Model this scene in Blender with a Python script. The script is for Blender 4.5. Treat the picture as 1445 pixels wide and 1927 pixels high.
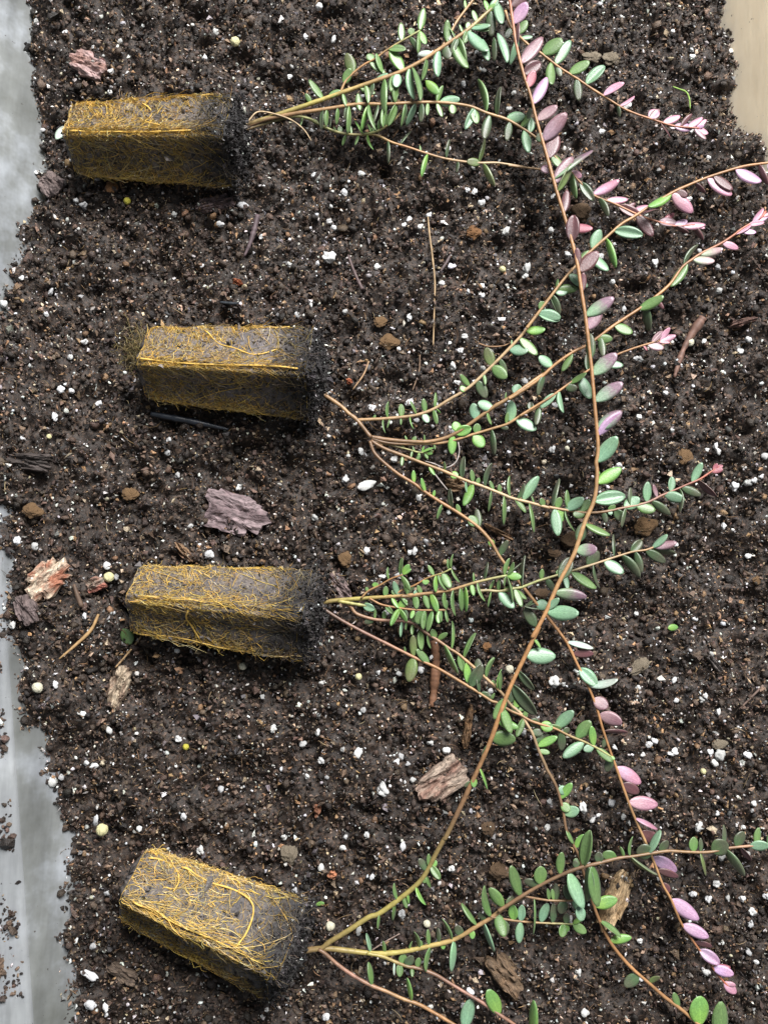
import bpy, math, random
import numpy as np
from mathutils import Matrix, Vector

random.seed(7)
RNG = np.random.default_rng(11)
scene = bpy.context.scene
for ob in list(bpy.data.objects):
    bpy.data.objects.remove(ob)

# ------------------------------------------------------------------ camera, light, exposure
PW, PH = 1445.0, 1927.0            # photograph size in pixels
PX = 0.0002                        # metres per photo pixel on the soil at the image centre
VFOV = math.radians(58)
DIST = PH * PX / 2 / math.tan(VFOV / 2)
TILT = math.radians(5)
cam_data = bpy.data.cameras.new('camera')
cam = bpy.data.objects.new('camera', cam_data)
scene.collection.objects.link(cam)
cam_data.sensor_fit = 'VERTICAL'
cam_data.angle = VFOV
cam_data.clip_start = 0.01
cam_data.clip_end = 20
cam.location = (0, -DIST * math.sin(TILT), DIST * math.cos(TILT))
cam.rotation_euler = (TILT, 0, 0)
scene.camera = cam

world = bpy.data.worlds.new('World')
scene.world = world
world.use_nodes = True
bg = world.node_tree.nodes['Background']
bg.inputs[0].default_value = (0.86, 0.93, 1.0, 1)
bg.inputs[1].default_value = 0.22

def area_light(name, loc, target, size, power, col):
    d = bpy.data.lights.new(name, 'AREA')
    d.shape = 'RECTANGLE'
    d.size, d.size_y = size
    d.energy = power
    d.color = col
    o = bpy.data.objects.new(name, d)
    scene.collection.objects.link(o)
    o.location = loc
    o.rotation_euler = (Vector(target) - Vector(loc)).to_track_quat('-Z', 'Y').to_euler()
    return o
# window light from the top right of the picture
area_light('window_light', (0.42, 0.93, 1.10), (0, 0, 0), (0.85, 0.65), 61.0, (1.0, 0.985, 0.97))

scene.view_settings.view_transform = 'Standard'
scene.view_settings.look = 'None'
scene.view_settings.gamma = 1
scene.view_settings.exposure = 0.12

# ------------------------------------------------------------------ pixel -> place
CT, SN = math.cos(TILT), math.sin(TILT)
FY = math.tan(VFOV / 2)
def P(px, py, z):
    """point at height z seen at photo pixel (px, py)"""
    u = (px - PW / 2) / (PH / 2) * FY
    v = -(py - PH / 2) / (PH / 2) * FY
    dy, dz = v * CT + SN, v * SN - CT
    t = (z - cam.location.z) / dz
    return (u * t, cam.location.y + dy * t, z)

# ------------------------------------------------------------------ noise
_tab = RNG.random((256, 256))
def vnoise(x, y, s, off=0):
    x = np.asarray(x, float) / s + 97.3 + off * 13.7
    y = np.asarray(y, float) / s + 41.9 + off * 7.1
    xi, yi = np.floor(x).astype(int), np.floor(y).astype(int)
    fx, fy = x - xi, y - yi
    fx, fy = fx * fx * (3 - 2 * fx), fy * fy * (3 - 2 * fy)
    a, b = _tab[xi % 256, yi % 256], _tab[(xi + 1) % 256, yi % 256]
    c, d = _tab[xi % 256, (yi + 1) % 256], _tab[(xi + 1) % 256, (yi + 1) % 256]
    return ((a * (1 - fx) + b * fx) * (1 - fy) + (c * (1 - fx) + d * fx) * fy) * 2 - 1

# ------------------------------------------------------------------ tub frame of reference
ZR = 0.012                                     # height of the tub rim above mean soil level
_a, _b = P(16, 1340, ZR), P(56, 1927, ZR)
TU = np.array([_a[0] - _b[0], _a[1] - _b[1]]); TU /= np.linalg.norm(TU)   # along the walls
TN = np.array([TU[1], -TU[0]])                 # from left wall to right wall
LEFT0 = np.array(_a[:2])
_r = np.array(P(1478, 0, ZR)[:2])
TUBW = float((_r - LEFT0) @ TN)
TUBC = LEFT0 + TN * TUBW / 2
TUBC = TUBC - TU * float(TUBC @ TU)            # centre of the tub near the picture centre
HALFL = 0.275
KW = 0.8                                       # wall slope: metres inward for each metre down
def tubxy(x, y):
    x = np.asarray(x, float) - TUBC[0]; y = np.asarray(y, float) - TUBC[1]
    return x * TN[0] + y * TN[1], x * TU[0] + y * TU[1]
def wall_z(x, y):
    """height of the tub's inner surface over a point"""
    a, b = tubxy(x, y)
    d = np.minimum(TUBW / 2 - np.abs(a), HALFL - np.abs(b))      # inward distance from rim edge
    return np.where(d < 0, ZR, ZR - d / KW)
def yw(py):
    return P(722, py, 0)[1]
_ly = [yw(p) for p in (2300, 1927, 1400, 1330, 1200, 700, 520, 440, 300, -300)]
_lz = [0.002, 0.002, 0.002, 0.011, 0.0135, 0.0135, 0.007, -0.002, -0.0125, -0.0125]
_ry = [yw(p) for p in (2300, 600, 330, 272, 250, 225, -300)]
_rz = [0.004, 0.004, 0.006, 0.0045, -0.004, -0.0095, -0.0095]
def sst(t):
    t = np.clip(t, 0, 1)
    return t * t * (3 - 2 * t)
def HS(x, y):
    """smooth soil height"""
    a, b = tubxy(x, y)
    y = np.asarray(y, float)
    hl = np.interp(y, _ly, _lz); hr = np.interp(y, _ry, _rz)
    wl = sst(1 - (a + TUBW / 2) / 0.045); wr = sst(1 - (TUBW / 2 - a) / 0.040)
    h = 0.0030 * vnoise(x, y, 0.036) + 0.0012 * vnoise(x, y, 0.017, 2)
    return h * (1 - 0.6 * np.maximum(wl, wr)) + hl * wl + hr * wr
def H(x, y):
    h = HS(x, y)
    c = vnoise(x, y, 0.0085, 3); f = vnoise(x, y, 0.0040, 4); g = vnoise(x, y, 0.0019, 5)
    pit = np.maximum(0, vnoise(x, y, 0.0062, 21) - 0.30)
    return h + 0.0024 * c + 0.0017 * f + 0.0011 * g - 0.0060 * pit
def H1(x, y):
    return float(H(np.array([x]), np.array([y]))[0])

# ------------------------------------------------------------------ materials
def new_mat(name):
    m = bpy.data.materials.new(name)
    m.use_nodes = True
    nt = m.node_tree
    nt.nodes.clear()
    out = nt.nodes.new('ShaderNodeOutputMaterial')
    b = nt.nodes.new('ShaderNodeBsdfPrincipled')
    nt.links.new(b.outputs[0], out.inputs[0])
    return m, nt, b, out
def nd(nt, kind, **kw):
    n = nt.nodes.new(kind)
    for k, v in kw.items():
        setattr(n, k, v)
    return n
def noise(nt, scale, detail=4, rough=0.6, coord=None):
    n = nd(nt, 'ShaderNodeTexNoise')
    n.inputs['Scale'].default_value = scale
    n.inputs['Detail'].default_value = detail
    n.inputs['Roughness'].default_value = rough
    if coord is not None:
        nt.links.new(coord, n.inputs['Vector'])
    return n
def ramp(nt, src, stops):
    r = nd(nt, 'ShaderNodeValToRGB')
    el = r.color_ramp.elements
    while len(el) < len(stops):
        el.new(0.5)
    for e, (p, c) in zip(el, stops):
        e.position = p
        e.color = (c[0], c[1], c[2], 1) if not isinstance(c, float) else (c, c, c, 1)
    nt.links.new(src, r.inputs[0])
    return r
def mix(nt, fac, a, b, mode='MIX'):
    m = nd(nt, 'ShaderNodeMix', data_type='RGBA', blend_type=mode)
    for i, v in ((0, fac), (6, a), (7, b)):
        if isinstance(v, (int, float)):
            m.inputs[i].default_value = v
        elif isinstance(v, tuple):
            m.inputs[i].default_value = (*v, 1)
        else:
            nt.links.new(v, m.inputs[i])
    return m.outputs[2]
def bump(nt, b, src, strength, dist):
    n = nd(nt, 'ShaderNodeBump')
    n.inputs['Strength'].default_value = strength
    n.inputs['Distance'].default_value = dist
    nt.links.new(src, n.inputs['Height'])
    nt.links.new(n.outputs[0], b.inputs['Normal'])

def objcoord(nt):
    return nd(nt, 'ShaderNodeTexCoord').outputs['Object']

# soil: dark brown peat with grain
M_SOIL, nt, b, _ = new_mat('peat_soil')
oc = objcoord(nt)
n1 = noise(nt, 900, 5, 0.7, oc); n2 = noise(nt, 140, 3, 0.6, oc)
r1 = ramp(nt, n1.outputs[0], [(0.30, (0.006, 0.0045, 0.004)), (0.52, (0.026, 0.018, 0.0135)), (0.66, (0.080, 0.052, 0.036)), (0.78, (0.22, 0.15, 0.09))])
r2 = ramp(nt, n2.outputs[0], [(0.35, (0.75, 0.72, 0.72)), (0.65, (1.25, 1.15, 1.05))])
nt.links.new(mix(nt, 1.0, r1.outputs[0], r2.outputs[0], 'MULTIPLY'), b.inputs['Base Color'])
b.inputs['Roughness'].default_value = 0.6
bump(nt, b, n1.outputs[0], 0.8, 0.0006)

# loose pieces whose colour sits on the mesh
def attr_mat(name, rough, var=0.35, scale=1500, spec=0.5, bmp=0.6):
    m, nt, b, _ = new_mat(name)
    at = nd(nt, 'ShaderNodeAttribute', attribute_name='tint')
    n = noise(nt, scale, 3, 0.6, objcoord(nt))
    r = ramp(nt, n.outputs[0], [(0.3, 1 - var), (0.7, 1 + var)])
    nt.links.new(mix(nt, 1.0, at.outputs[0], r.outputs[0], 'MULTIPLY'), b.inputs['Base Color'])
    b.inputs['Roughness'].default_value = rough
    b.inputs['Specular IOR Level'].default_value = spec
    if bmp:
        bump(nt, b, n.outputs[0], bmp, 0.0005)
    return m
M_CRUMB = attr_mat('soil_crumb', 0.5, 0.55, 2200, 0.45, 1.0)
M_FIBRE = attr_mat('dry_fibre', 0.6, 0.2, 800, 0.3, 0)
M_ROOT = attr_mat('golden_root', 0.55, 0.25, 900, 0.35, 0)
M_STEM = attr_mat('woody_stem', 0.42, 0.22, 500, 0.5, 0.3)

def two_tone(name, rough, s1, s2, lo=0.4, hi=0.6, bmp=0.5, bd=0.0006, dark=0.5, stretch=None):
    """object colour and its own second colour mixed by grain"""
    m, nt, b, _ = new_mat(name)
    oc = objcoord(nt)
    if stretch:
        mpp = nd(nt, 'ShaderNodeMapping'); mpp.inputs['Scale'].default_value = stretch
        nt.links.new(oc, mpp.inputs[0]); oc = mpp.outputs[0]
    oi = nd(nt, 'ShaderNodeObjectInfo')
    at = nd(nt, 'ShaderNodeAttribute', attribute_type='OBJECT', attribute_name='second_tint')
    n1 = noise(nt, s1, 4, 0.65, oc); n2 = noise(nt, s2, 4, 0.7, oc)
    r = ramp(nt, n1.outputs[0], [(lo, 0.0), (hi, 1.0)])
    c = mix(nt, r.outputs[0], oi.outputs['Color'], at.outputs['Color'])
    r2 = ramp(nt, n2.outputs[0], [(0.35, 1 - dark), (0.65, 1 + dark * 0.5)])
    nt.links.new(mix(nt, 1.0, c, r2.outputs[0], 'MULTIPLY'), b.inputs['Base Color'])
    b.inputs['Roughness'].default_value = rough
    bump(nt, b, n2.outputs[0], bmp, bd)
    return m
M_BARK = two_tone('bark_chip', 0.75, 150, 900, 0.42, 0.58, 0.9, 0.0007, 0.6, (0.4, 1, 1))
M_CLOD = two_tone('tan_clod', 0.9, 250, 900, dark=0.55, bmp=0.9)
M_PERL = two_tone('perlite', 0.7, 350, 1500, 0.60, 0.72, 0.7, 0.0004, 0.22)
M_PRILL = two_tone('fertilizer_prill', 0.55, 520, 1500, 0.56, 0.64, 0.6, 0.0005, 0.35)

# plug core
M_PLUG, nt, b, _ = new_mat('plug_peat')
oc = objcoord(nt)
n1 = noise(nt, 700, 5, 0.7, oc); n2 = noise(nt, 110, 3, 0.6, oc)
at = nd(nt, 'ShaderNodeAttribute', attribute_name='tint')
r1 = ramp(nt, n1.outputs[0], [(0.3, 0.35), (0.5, 0.9), (0.7, 1.7)])
r2 = ramp(nt, n2.outputs[0], [(0.35, (0.7, 0.7, 0.75)), (0.65, (1.3, 1.2, 1.1))])
c = mix(nt, 1.0, at.outputs[0], r1.outputs[0], 'MULTIPLY')
nt.links.new(mix(nt, 1.0, c, r2.outputs[0], 'MULTIPLY'), b.inputs['Base Color'])
b.inputs['Roughness'].default_value = 0.6
bump(nt, b, n1.outputs[0], 0.9, 0.0006)

# leaf
M_LEAF, nt, b, out = new_mat('leathery_leaf')
oc = objcoord(nt)
oi = nd(nt, 'ShaderNodeObjectInfo')
at2 = nd(nt, 'ShaderNodeAttribute', attribute_type='OBJECT', attribute_name='second_tint')
al = nd(nt, 'ShaderNodeAttribute', attribute_name='along')
ac = nd(nt, 'ShaderNodeAttribute', attribute_name='across')
un = nd(nt, 'ShaderNodeAttribute', attribute_name='under')
nz = noise(nt, 5, 4, 0.6, oc)
lc = nd(nt, 'ShaderNodeMath', operation='MULTIPLY_ADD')
nt.links.new(nz.outputs[0], lc.inputs[0]); lc.inputs[1].default_value = 0.5
nt.links.new(al.outputs['Fac'], lc.inputs[2])
rt = ramp(nt, lc.outputs[0], [(0.55, 0.0), (1.05, 1.0)])
c = mix(nt, rt.outputs[0], oi.outputs['Color'], at2.outputs['Color'])
nz2 = noise(nt, 14, 3, 0.6, oc)
rv = ramp(nt, nz2.outputs[0], [(0.3, 0.78), (0.7, 1.18)])
c = mix(nt, 1.0, c, rv.outputs[0], 'MULTIPLY')
nz3 = noise(nt, 9, 2, 0.5, oc)
rs = ramp(nt, nz3.outputs[0], [(0.70, 0.0), (0.78, 0.65)])
c = mix(nt, rs.outputs[0], c, mix(nt, 1.0, c, (0.62, 0.45, 0.42), 'MULTIPLY'))
rm = ramp(nt, ac.outputs['Fac'], [(0.0, 1.0), (0.10, 0.0)])          # midrib
mf = nd(nt, 'ShaderNodeMath', operation='MULTIPLY')
nt.links.new(rm.outputs[0], mf.inputs[0]); mf.inputs[1].default_value = 0.35
c = mix(nt, mf.outputs[0], c, mix(nt, 1.0, c, (1.7, 1.6, 1.5), 'MULTIPLY'))
rr = ramp(nt, ac.outputs['Fac'], [(0.88, 0.0), (1.0, 1.0)])         # pale rim
mf2 = nd(nt, 'ShaderNodeMath', operation='MULTIPLY')
nt.links.new(rr.outputs[0], mf2.inputs[0]); mf2.inputs[1].default_value = 0.22
c = mix(nt, mf2.outputs[0], c, mix(nt, 1.0, c, (1.6, 1.6, 1.2), 'MULTIPLY'))
uf = nd(nt, 'ShaderNodeMath', operation='MULTIPLY')
nt.links.new(un.outputs['Fac'], uf.inputs[0]); uf.inputs[1].default_value = 0.35
c = mix(nt, uf.outputs[0], c, (0.32, 0.38, 0.30))
nt.links.new(c, b.inputs['Base Color'])
b.inputs['Roughness'].default_value = 0.40
b.inputs['Specular IOR Level'].default_value = 0.62
b.inputs['Coat Weight'].default_value = 0.25
b.inputs['Coat Roughness'].default_value = 0.3
b.inputs['Sheen Weight'].default_value = 0.06
bump(nt, b, nz2.outputs[0], 0.12, 0.05)
tr = nd(nt, 'ShaderNodeBsdfTranslucent')
nt.links.new(c, tr.inputs[0])
ms = nd(nt, 'ShaderNodeMixShader')
ms.inputs[0].default_value = 0.14
nt.links.new(b.outputs[0], ms.inputs[1]); nt.links.new(tr.outputs[0], ms.inputs[2])
nt.links.new(ms.outputs[0], out.inputs[0])

# translucent storage-tub plastic
M_TUB, nt, b, out = new_mat('milky_plastic')
oc = objcoord(nt)
n1 = noise(nt, 26, 5, 0.65, oc); n2 = noise(nt, 500, 3, 0.6, oc)
mp = nd(nt, 'ShaderNodeMapping'); mp.inputs['Scale'].default_value = (120, 14, 14)
nt.links.new(oc, mp.inputs[0])
n3 = noise(nt, 1.0, 4, 0.6, mp.outputs[0])
r1 = ramp(nt, n1.outputs[0], [(0.30, (0.24, 0.25, 0.235)), (0.46, (0.34, 0.355, 0.355)), (0.56, (0.50, 0.53, 0.57)), (0.70, (0.70, 0.74, 0.80))])
r3 = ramp(nt, n3.outputs[0], [(0.35, 0.7), (0.7, 1.2)])
c = mix(nt, 1.0, r1.outputs[0], r3.outputs[0], 'MULTIPLY')
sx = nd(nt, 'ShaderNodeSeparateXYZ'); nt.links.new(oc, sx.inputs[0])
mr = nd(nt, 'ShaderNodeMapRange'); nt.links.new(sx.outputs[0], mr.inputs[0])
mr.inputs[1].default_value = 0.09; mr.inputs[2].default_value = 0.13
c = mix(nt, mr.outputs[0], c, mix(nt, n1.outputs[0], (0.62, 0.55, 0.43), (0.92, 0.86, 0.74)))     # paler tan toward the right: lit-wall brightness painted into the plastic
r4 = ramp(nt, n2.outputs[0], [(0.70, 0.0), (0.76, 1.0)])
c = mix(nt, r4.outputs[0], c, (0.07, 0.05, 0.04))
nt.links.new(c, b.inputs['Base Color'])
b.inputs['Roughness'].default_value = 0.33
bump(nt, b, n3.outputs[0], 0.25, 0.002)
tr = nd(nt, 'ShaderNodeBsdfTranslucent')
nt.links.new(mix(nt, 1.0, c, (1.25, 1.18, 1.0), 'MULTIPLY'), tr.inputs[0])
ms = nd(nt, 'ShaderNodeMixShader'); ms.inputs[0].default_value = 0.5
nt.links.new(b.outputs[0], ms.inputs[1]); nt.links.new(tr.outputs[0], ms.inputs[2])
nt.links.new(ms.outputs[0], out.inputs[0])

M_RIM = M_TUB.copy(); M_RIM.name = 'cloudy_plastic_rim'
for n_ in M_RIM.node_tree.nodes:
    if n_.type == 'VALTORGB' and len(n_.color_ramp.elements) == 4:
        for e_, c_ in zip(n_.color_ramp.elements, ((0.42, 0.44, 0.46), (0.52, 0.545, 0.57), (0.62, 0.65, 0.69), (0.76, 0.79, 0.83))):
            e_.color = (*c_, 1)

# ------------------------------------------------------------------ mesh helpers
def mesh_np(name, V, F, tint=None, smooth=False, mat=None):
    """V (n,3) float, F (m,k) int; tint (n,3)"""
    me = bpy.data.meshes.new(name)
    V = np.ascontiguousarray(V, np.float32); F = np.ascontiguousarray(F, np.int32)
    k = F.shape[1]
    me.vertices.add(len(V)); me.vertices.foreach_set('co', V.ravel())
    me.loops.add(F.size); me.loops.foreach_set('vertex_index', F.ravel())
    me.polygons.add(len(F))
    me.polygons.foreach_set('loop_start', np.arange(0, F.size, k, dtype=np.int32))
    me.polygons.foreach_set('loop_total', np.full(len(F), k, np.int32))
    me.polygons.foreach_set('use_smooth', np.full(len(F), smooth, bool))
    me.update(calc_edges=True)
    if tint is not None:
        a = me.attributes.new('tint', 'FLOAT_COLOR', 'POINT')
        c = np.ones((len(V), 4), np.float32); c[:, :3] = tint
        a.data.foreach_set('color', c.ravel())
    if mat:
        me.materials.append(mat)
    return me
def link(name, me, parent=None, label=None, cat=None, group=None, kind=None):
    o = bpy.data.objects.new(name, me)
    scene.collection.objects.link(o)
    if parent is not None:
        o.parent = parent
    if label: o['label'] = label
    if cat: o['category'] = cat
    if group: o['group'] = group
    if kind: o['kind'] = kind
    return o
def icosa():
    t = (1 + 5 ** 0.5) / 2
    V = np.array([(-1, t, 0), (1, t, 0), (-1, -t, 0), (1, -t, 0), (0, -1, t), (0, 1, t), (0, -1, -t), (0, 1, -t), (t, 0, -1), (t, 0, 1), (-t, 0, -1), (-t, 0, 1)], float)
    F = np.array([(0, 11, 5), (0, 5, 1), (0, 1, 7), (0, 7, 10), (0, 10, 11), (1, 5, 9), (5, 11, 4), (11, 10, 2), (10, 7, 6), (7, 1, 8), (3, 9, 4), (3, 4, 2), (3, 2, 6), (3, 6, 8), (3, 8, 9), (4, 9, 5), (2, 4, 11), (6, 2, 10), (8, 6, 7), (9, 8, 1)])
    return V / np.linalg.norm(V[0]), F
def subdiv(V, F):
    V = list(map(tuple, V)); cache = {}; out = []
    def mid(a, b):
        k = (min(a, b), max(a, b))
        if k not in cache:
            m = np.array(V[a]) + np.array(V[b]); m = m / np.linalg.norm(m)
            V.append(tuple(m)); cache[k] = len(V) - 1
        return cache[k]
    for a, b, c in F:
        ab, bc, ca = mid(a, b), mid(b, c), mid(c, a)
        out += [(a, ab, ca), (b, bc, ab), (c, ca, bc), (ab, bc, ca)]
    return np.array(V), np.array(out)
IV, IF = icosa()
IV1, IF1 = subdiv(IV, IF)
IV2, IF2 = subdiv(IV1, IF1)
IV3, IF3 = subdiv(IV2, IF2)
def rand_rot(n):
    q = RNG.normal(size=(n, 4)); q /= np.linalg.norm(q, axis=1)[:, None]
    w, x, y, z = q.T
    return np.stack([np.stack([1 - 2 * (y * y + z * z), 2 * (x * y - z * w), 2 * (x * z + y * w)], 1),
                     np.stack([2 * (x * y + z * w), 1 - 2 * (x * x + z * z), 2 * (y * z - x * w)], 1),
                     np.stack([2 * (x * z - y * w), 2 * (y * z + x * w), 1 - 2 * (x * x + y * y)], 1)], 1)
OV = np.array([(1, 0, 0), (-1, 0, 0), (0, 1, 0), (0, -1, 0), (0, 0, 1), (0, 0, -1)], float)
OF = np.array([(0, 2, 4), (2, 1, 4), (1, 3, 4), (3, 0, 4), (2, 0, 5), (1, 2, 5), (3, 1, 5), (0, 3, 5)])
def grit(C, S, tint, rough=0.35, asp=0.5):
    n = len(C)
    V = (OV[None] + 0.35 * RNG.normal(size=(n, 6, 3))) * (1 + rough * RNG.uniform(-1, 1, (n, 6, 1)))
    V = V * (S[:, None, None] * (1 + asp * RNG.uniform(-1, 1, (n, 1, 3))))
    V = np.einsum('nij,nkj->nki', rand_rot(n), V) + C[:, None, :]
    F = OF[None] + (np.arange(n) * 6)[:, None, None]
    return V.reshape(-1, 3), F.reshape(-1, 3), np.repeat(tint, 6, 0)
def lumps(C, S, tint, rough=0.28, asp=0.45):
    """many irregular crumbs as one vertex/face set"""
    n = len(C)
    V = np.repeat(IV[None], n, 0) * (1 + rough * RNG.uniform(-1, 1, (n, 12, 1)))
    V = V * (S[:, None, None] * (1 + asp * RNG.uniform(-1, 1, (n, 1, 3))))
    V = np.einsum('nij,nkj->nki', rand_rot(n), V) + C[:, None, :]
    F = IF[None] + (np.arange(n) * 12)[:, None, None]
    T = np.repeat(tint[:, None, :], 12, 1)
    return V.reshape(-1, 3), F.reshape(-1, 3), T.reshape(-1, 3)
def strands(PTS, R, tint):
    """PTS (n,k,3) paths -> thin three-sided tubes; R (n,) radii"""
    n, k, _ = PTS.shape
    T = np.gradient(PTS, axis=1); T /= np.linalg.norm(T, axis=2)[:, :, None] + 1e-12
    ref = np.zeros_like(T); ref[..., 2] = 1
    flat = np.abs(T[..., 2]) > 0.9
    ref[flat] = (1, 0, 0)
    A = np.cross(T, ref); A /= np.linalg.norm(A, axis=2)[:, :, None] + 1e-12
    B = np.cross(T, A)
    tap = np.ones(k); tap[-1] = 0.3; tap[0] = 0.6
    rr = (R[:, None] * tap[None])[:, :, None, None]
    ang = np.array([math.pi / 2, math.pi * 7 / 6, math.pi * 11 / 6])
    V = PTS[:, :, None, :] + rr * (np.cos(ang)[None, None, :, None] * A[:, :, None, :] - np.sin(ang)[None, None, :, None] * B[:, :, None, :])
    V = V.reshape(-1, 3)
    base = (np.arange(n) * k * 3)[:, None, None] + (np.arange(k - 1) * 3)[None, :, None]
    j = np.arange(3); jn = (j + 1) % 3
    q = np.stack(np.broadcast_arrays(base + j, base + jn, base + jn + 3, base + j + 3), -1)
    return V, q.reshape(-1, 4), np.repeat(tint, k * 3, 0)

# ------------------------------------------------------------------ tub
def rrect(d, z, rad=0.035, seg=7):
    hx, hy, r = TUBW / 2 + d, HALFL + d, max(rad + d, 0.006)
    pts = []
    for cx, cy, a0 in ((hx - r, hy - r, 0), (-hx + r, hy - r, 90), (-hx + r, -hy + r, 180), (hx - r, -hy + r, 270)):
        for i in range(seg + 1):
            a = math.radians(a0 + 90 * i / seg)
            pts.append((cx + r * math.cos(a), cy + r * math.sin(a)))
    res = []
    for i in range(len(pts)):                       # densify the straight runs
        p, q = np.array(pts[i]), np.array(pts[(i + 1) % len(pts)])
        L = np.linalg.norm(q - p); m = max(1, int(L / 0.02))
        m = 12 if L > 0.2 else 1
        for s in range(m):
            res.append(p + (q - p) * s / m)
    res = np.array(res)
    w = TUBC[None] + res[:, :1] * TN[None] + res[:, 1:] * TU[None]
    return np.column_stack([w, np.full(len(w), z)])
def sweep(name, prof, parent, thick, cap=False):
    L = [rrect(d, z) for d, z in prof]
    n = len(L[0])
    V = np.concatenate(L)
    F = []
    for k in range(len(L) - 1):
        for i in range(n):
            j = (i + 1) % n
            F.append((k * n + i, k * n + j, (k + 1) * n + j, (k + 1) * n + i))
    me = bpy.data.meshes.new(name)
    faces = [tuple(f) for f in F]
    if cap:
        faces.append(tuple(range(n))[::-1])
    me.from_pydata([tuple(v) for v in V], [], faces)
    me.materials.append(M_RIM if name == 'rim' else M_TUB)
    for p in me.polygons: p.use_smooth = len(p.vertices) == 4
    o = link(name, me, parent)
    s = o.modifiers.new('thickness', 'SOLIDIFY'); s.thickness = thick; s.offset = -1
    return o
ZF = -0.055
tub = link('storage_tub', None, None, 'milky translucent plastic tub holding the dark potting soil', 'tub')
tub.location = (TUBC[0], TUBC[1], 0)
tub_inv = Matrix.Translation((-TUBC[0], -TUBC[1], 0))
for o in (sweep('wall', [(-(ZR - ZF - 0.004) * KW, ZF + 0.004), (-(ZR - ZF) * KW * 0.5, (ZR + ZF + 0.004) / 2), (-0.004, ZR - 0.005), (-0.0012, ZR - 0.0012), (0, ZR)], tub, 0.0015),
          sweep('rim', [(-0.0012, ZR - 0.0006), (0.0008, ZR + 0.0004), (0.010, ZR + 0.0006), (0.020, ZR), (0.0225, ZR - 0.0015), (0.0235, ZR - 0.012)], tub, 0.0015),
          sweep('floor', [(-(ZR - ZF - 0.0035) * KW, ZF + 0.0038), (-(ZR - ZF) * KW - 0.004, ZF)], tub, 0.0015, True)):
    o.matrix_parent_inverse = tub_inv

# ------------------------------------------------------------------ soil
GX, GY = 300, 500
xs = np.linspace(TUBC[0] - TUBW / 2 - 0.04, TUBC[0] + TUBW / 2 + 0.04, GX)
ys = np.linspace(-HALFL - 0.005, HALFL + 0.005, GY)
X, Y = np.meshgrid(xs, ys, indexing='ij')
Xj = X + RNG.uniform(-0.3, 0.3, X.shape) * (xs[1] - xs[0]); Yj = Y + RNG.uniform(-0.3, 0.3, Y.shape) * (ys[1] - ys[0])
Z = H(Xj, Yj) - 0.0012
WZ = wall_z(Xj, Yj)
a_, b_ = tubxy(Xj, Yj)
inside = (np.abs(a_) < TUBW / 2 + 0.010) & (np.abs(b_) < HALFL - 0.002) & (Z > WZ - 0.006)
idx = np.arange(GX * GY).reshape(GX, GY)
ok = inside[:-1, :-1] & inside[1:, :-1] & inside[1:, 1:] & inside[:-1, 1:]
F = np.stack([idx[:-1, :-1][ok], idx[1:, :-1][ok], idx[1:, 1:][ok], idx[:-1, 1:][ok]], 1)
used = np.unique(F); remap = np.full(GX * GY, -1); remap[used] = np.arange(len(used))
V = np.column_stack([Xj.ravel(), Yj.ravel(), Z.ravel()])[used]
link('soil', mesh_np('soil', V, remap[F], None, True, M_SOIL), kind='structure', label='dark crumbly potting soil filling the tub')

YLIM = 0.245
def scatter(n, pad=0.0):
    a = RNG.uniform(-TUBW / 2 - 0.012, TUBW / 2 + 0.010, n); b = RNG.uniform(-YLIM, YLIM, n)
    x = TUBC[0] + a * TN[0] + b * TU[0]; y = TUBC[1] + a * TN[1] + b * TU[1]
    h = H(x, y)
    k = h > wall_z(x, y) + pad
    return x[k], y[k], h[k]
def pick(n, table):
    w = np.array([t[0] for t in table]); w = w / w.sum()
    i = RNG.choice(len(table), n, p=w)
    c = np.array([t[1] for t in table])[i]
    return c * RNG.uniform(0.65, 1.4, (n, 1)) * RNG.uniform(0.93, 1.07, (n, 3))
SOILC = [(33, (0.015, 0.0105, 0.009)), (25, (0.042, 0.028, 0.021)), (22, (0.088, 0.058, 0.043)), (10, (0.15, 0.10, 0.068)),
         (4, (0.26, 0.155, 0.08)), (3.5, (0.14, 0.13, 0.13)), (2.6, (0.36, 0.27, 0.19)), (2.2, (0.55, 0.53, 0.51))]
# fine crumbs, piled loosely
x, y, h = scatter(112000)
s = np.minimum(0.00043 * np.exp(RNG.normal(0, 0.42, len(x))), 0.0009)
c = grit(np.column_stack([x, y, h + s * RNG.uniform(-0.5, 1.3, len(x))]), s, pick(len(x), SOILC) * 1.18 * (1 + 0.45 * vnoise(x, y, 0.012, 15))[:, None])
# bigger dark crumbs and clumps
x, y, h = scatter(17000)
s = np.minimum(0.00078 * np.exp(RNG.normal(0, 0.38, len(x))), 0.0015)
c2 = lumps(np.column_stack([x, y, h + s * RNG.uniform(-0.6, 0.5, len(x))]), s,
           pick(len(x), [(46, (0.018, 0.013, 0.0105)), (33, (0.044, 0.030, 0.022)), (17, (0.085, 0.056, 0.040)), (4, (0.19, 0.115, 0.062)), (2, (0.07, 0.066, 0.066))]), 0.45, 0.5)
VV = np.concatenate([c[0], c2[0]]); FF = np.concatenate([c[1], c2[1] + len(c[0])]); TT = np.concatenate([c[2], c2[2]])
link('soil_crumbs', mesh_np('soil_crumbs', VV, FF, TT, False, M_CRUMB), kind='stuff', label='loose dark peat crumbs covering the soil', cat='soil')
soil_me = bpy.data.objects['soil_crumbs'].data
_sm = np.zeros(len(soil_me.polygons), bool); _sm[len(c[1]):] = True
soil_me.polygons.foreach_set('use_smooth', _sm)
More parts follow.
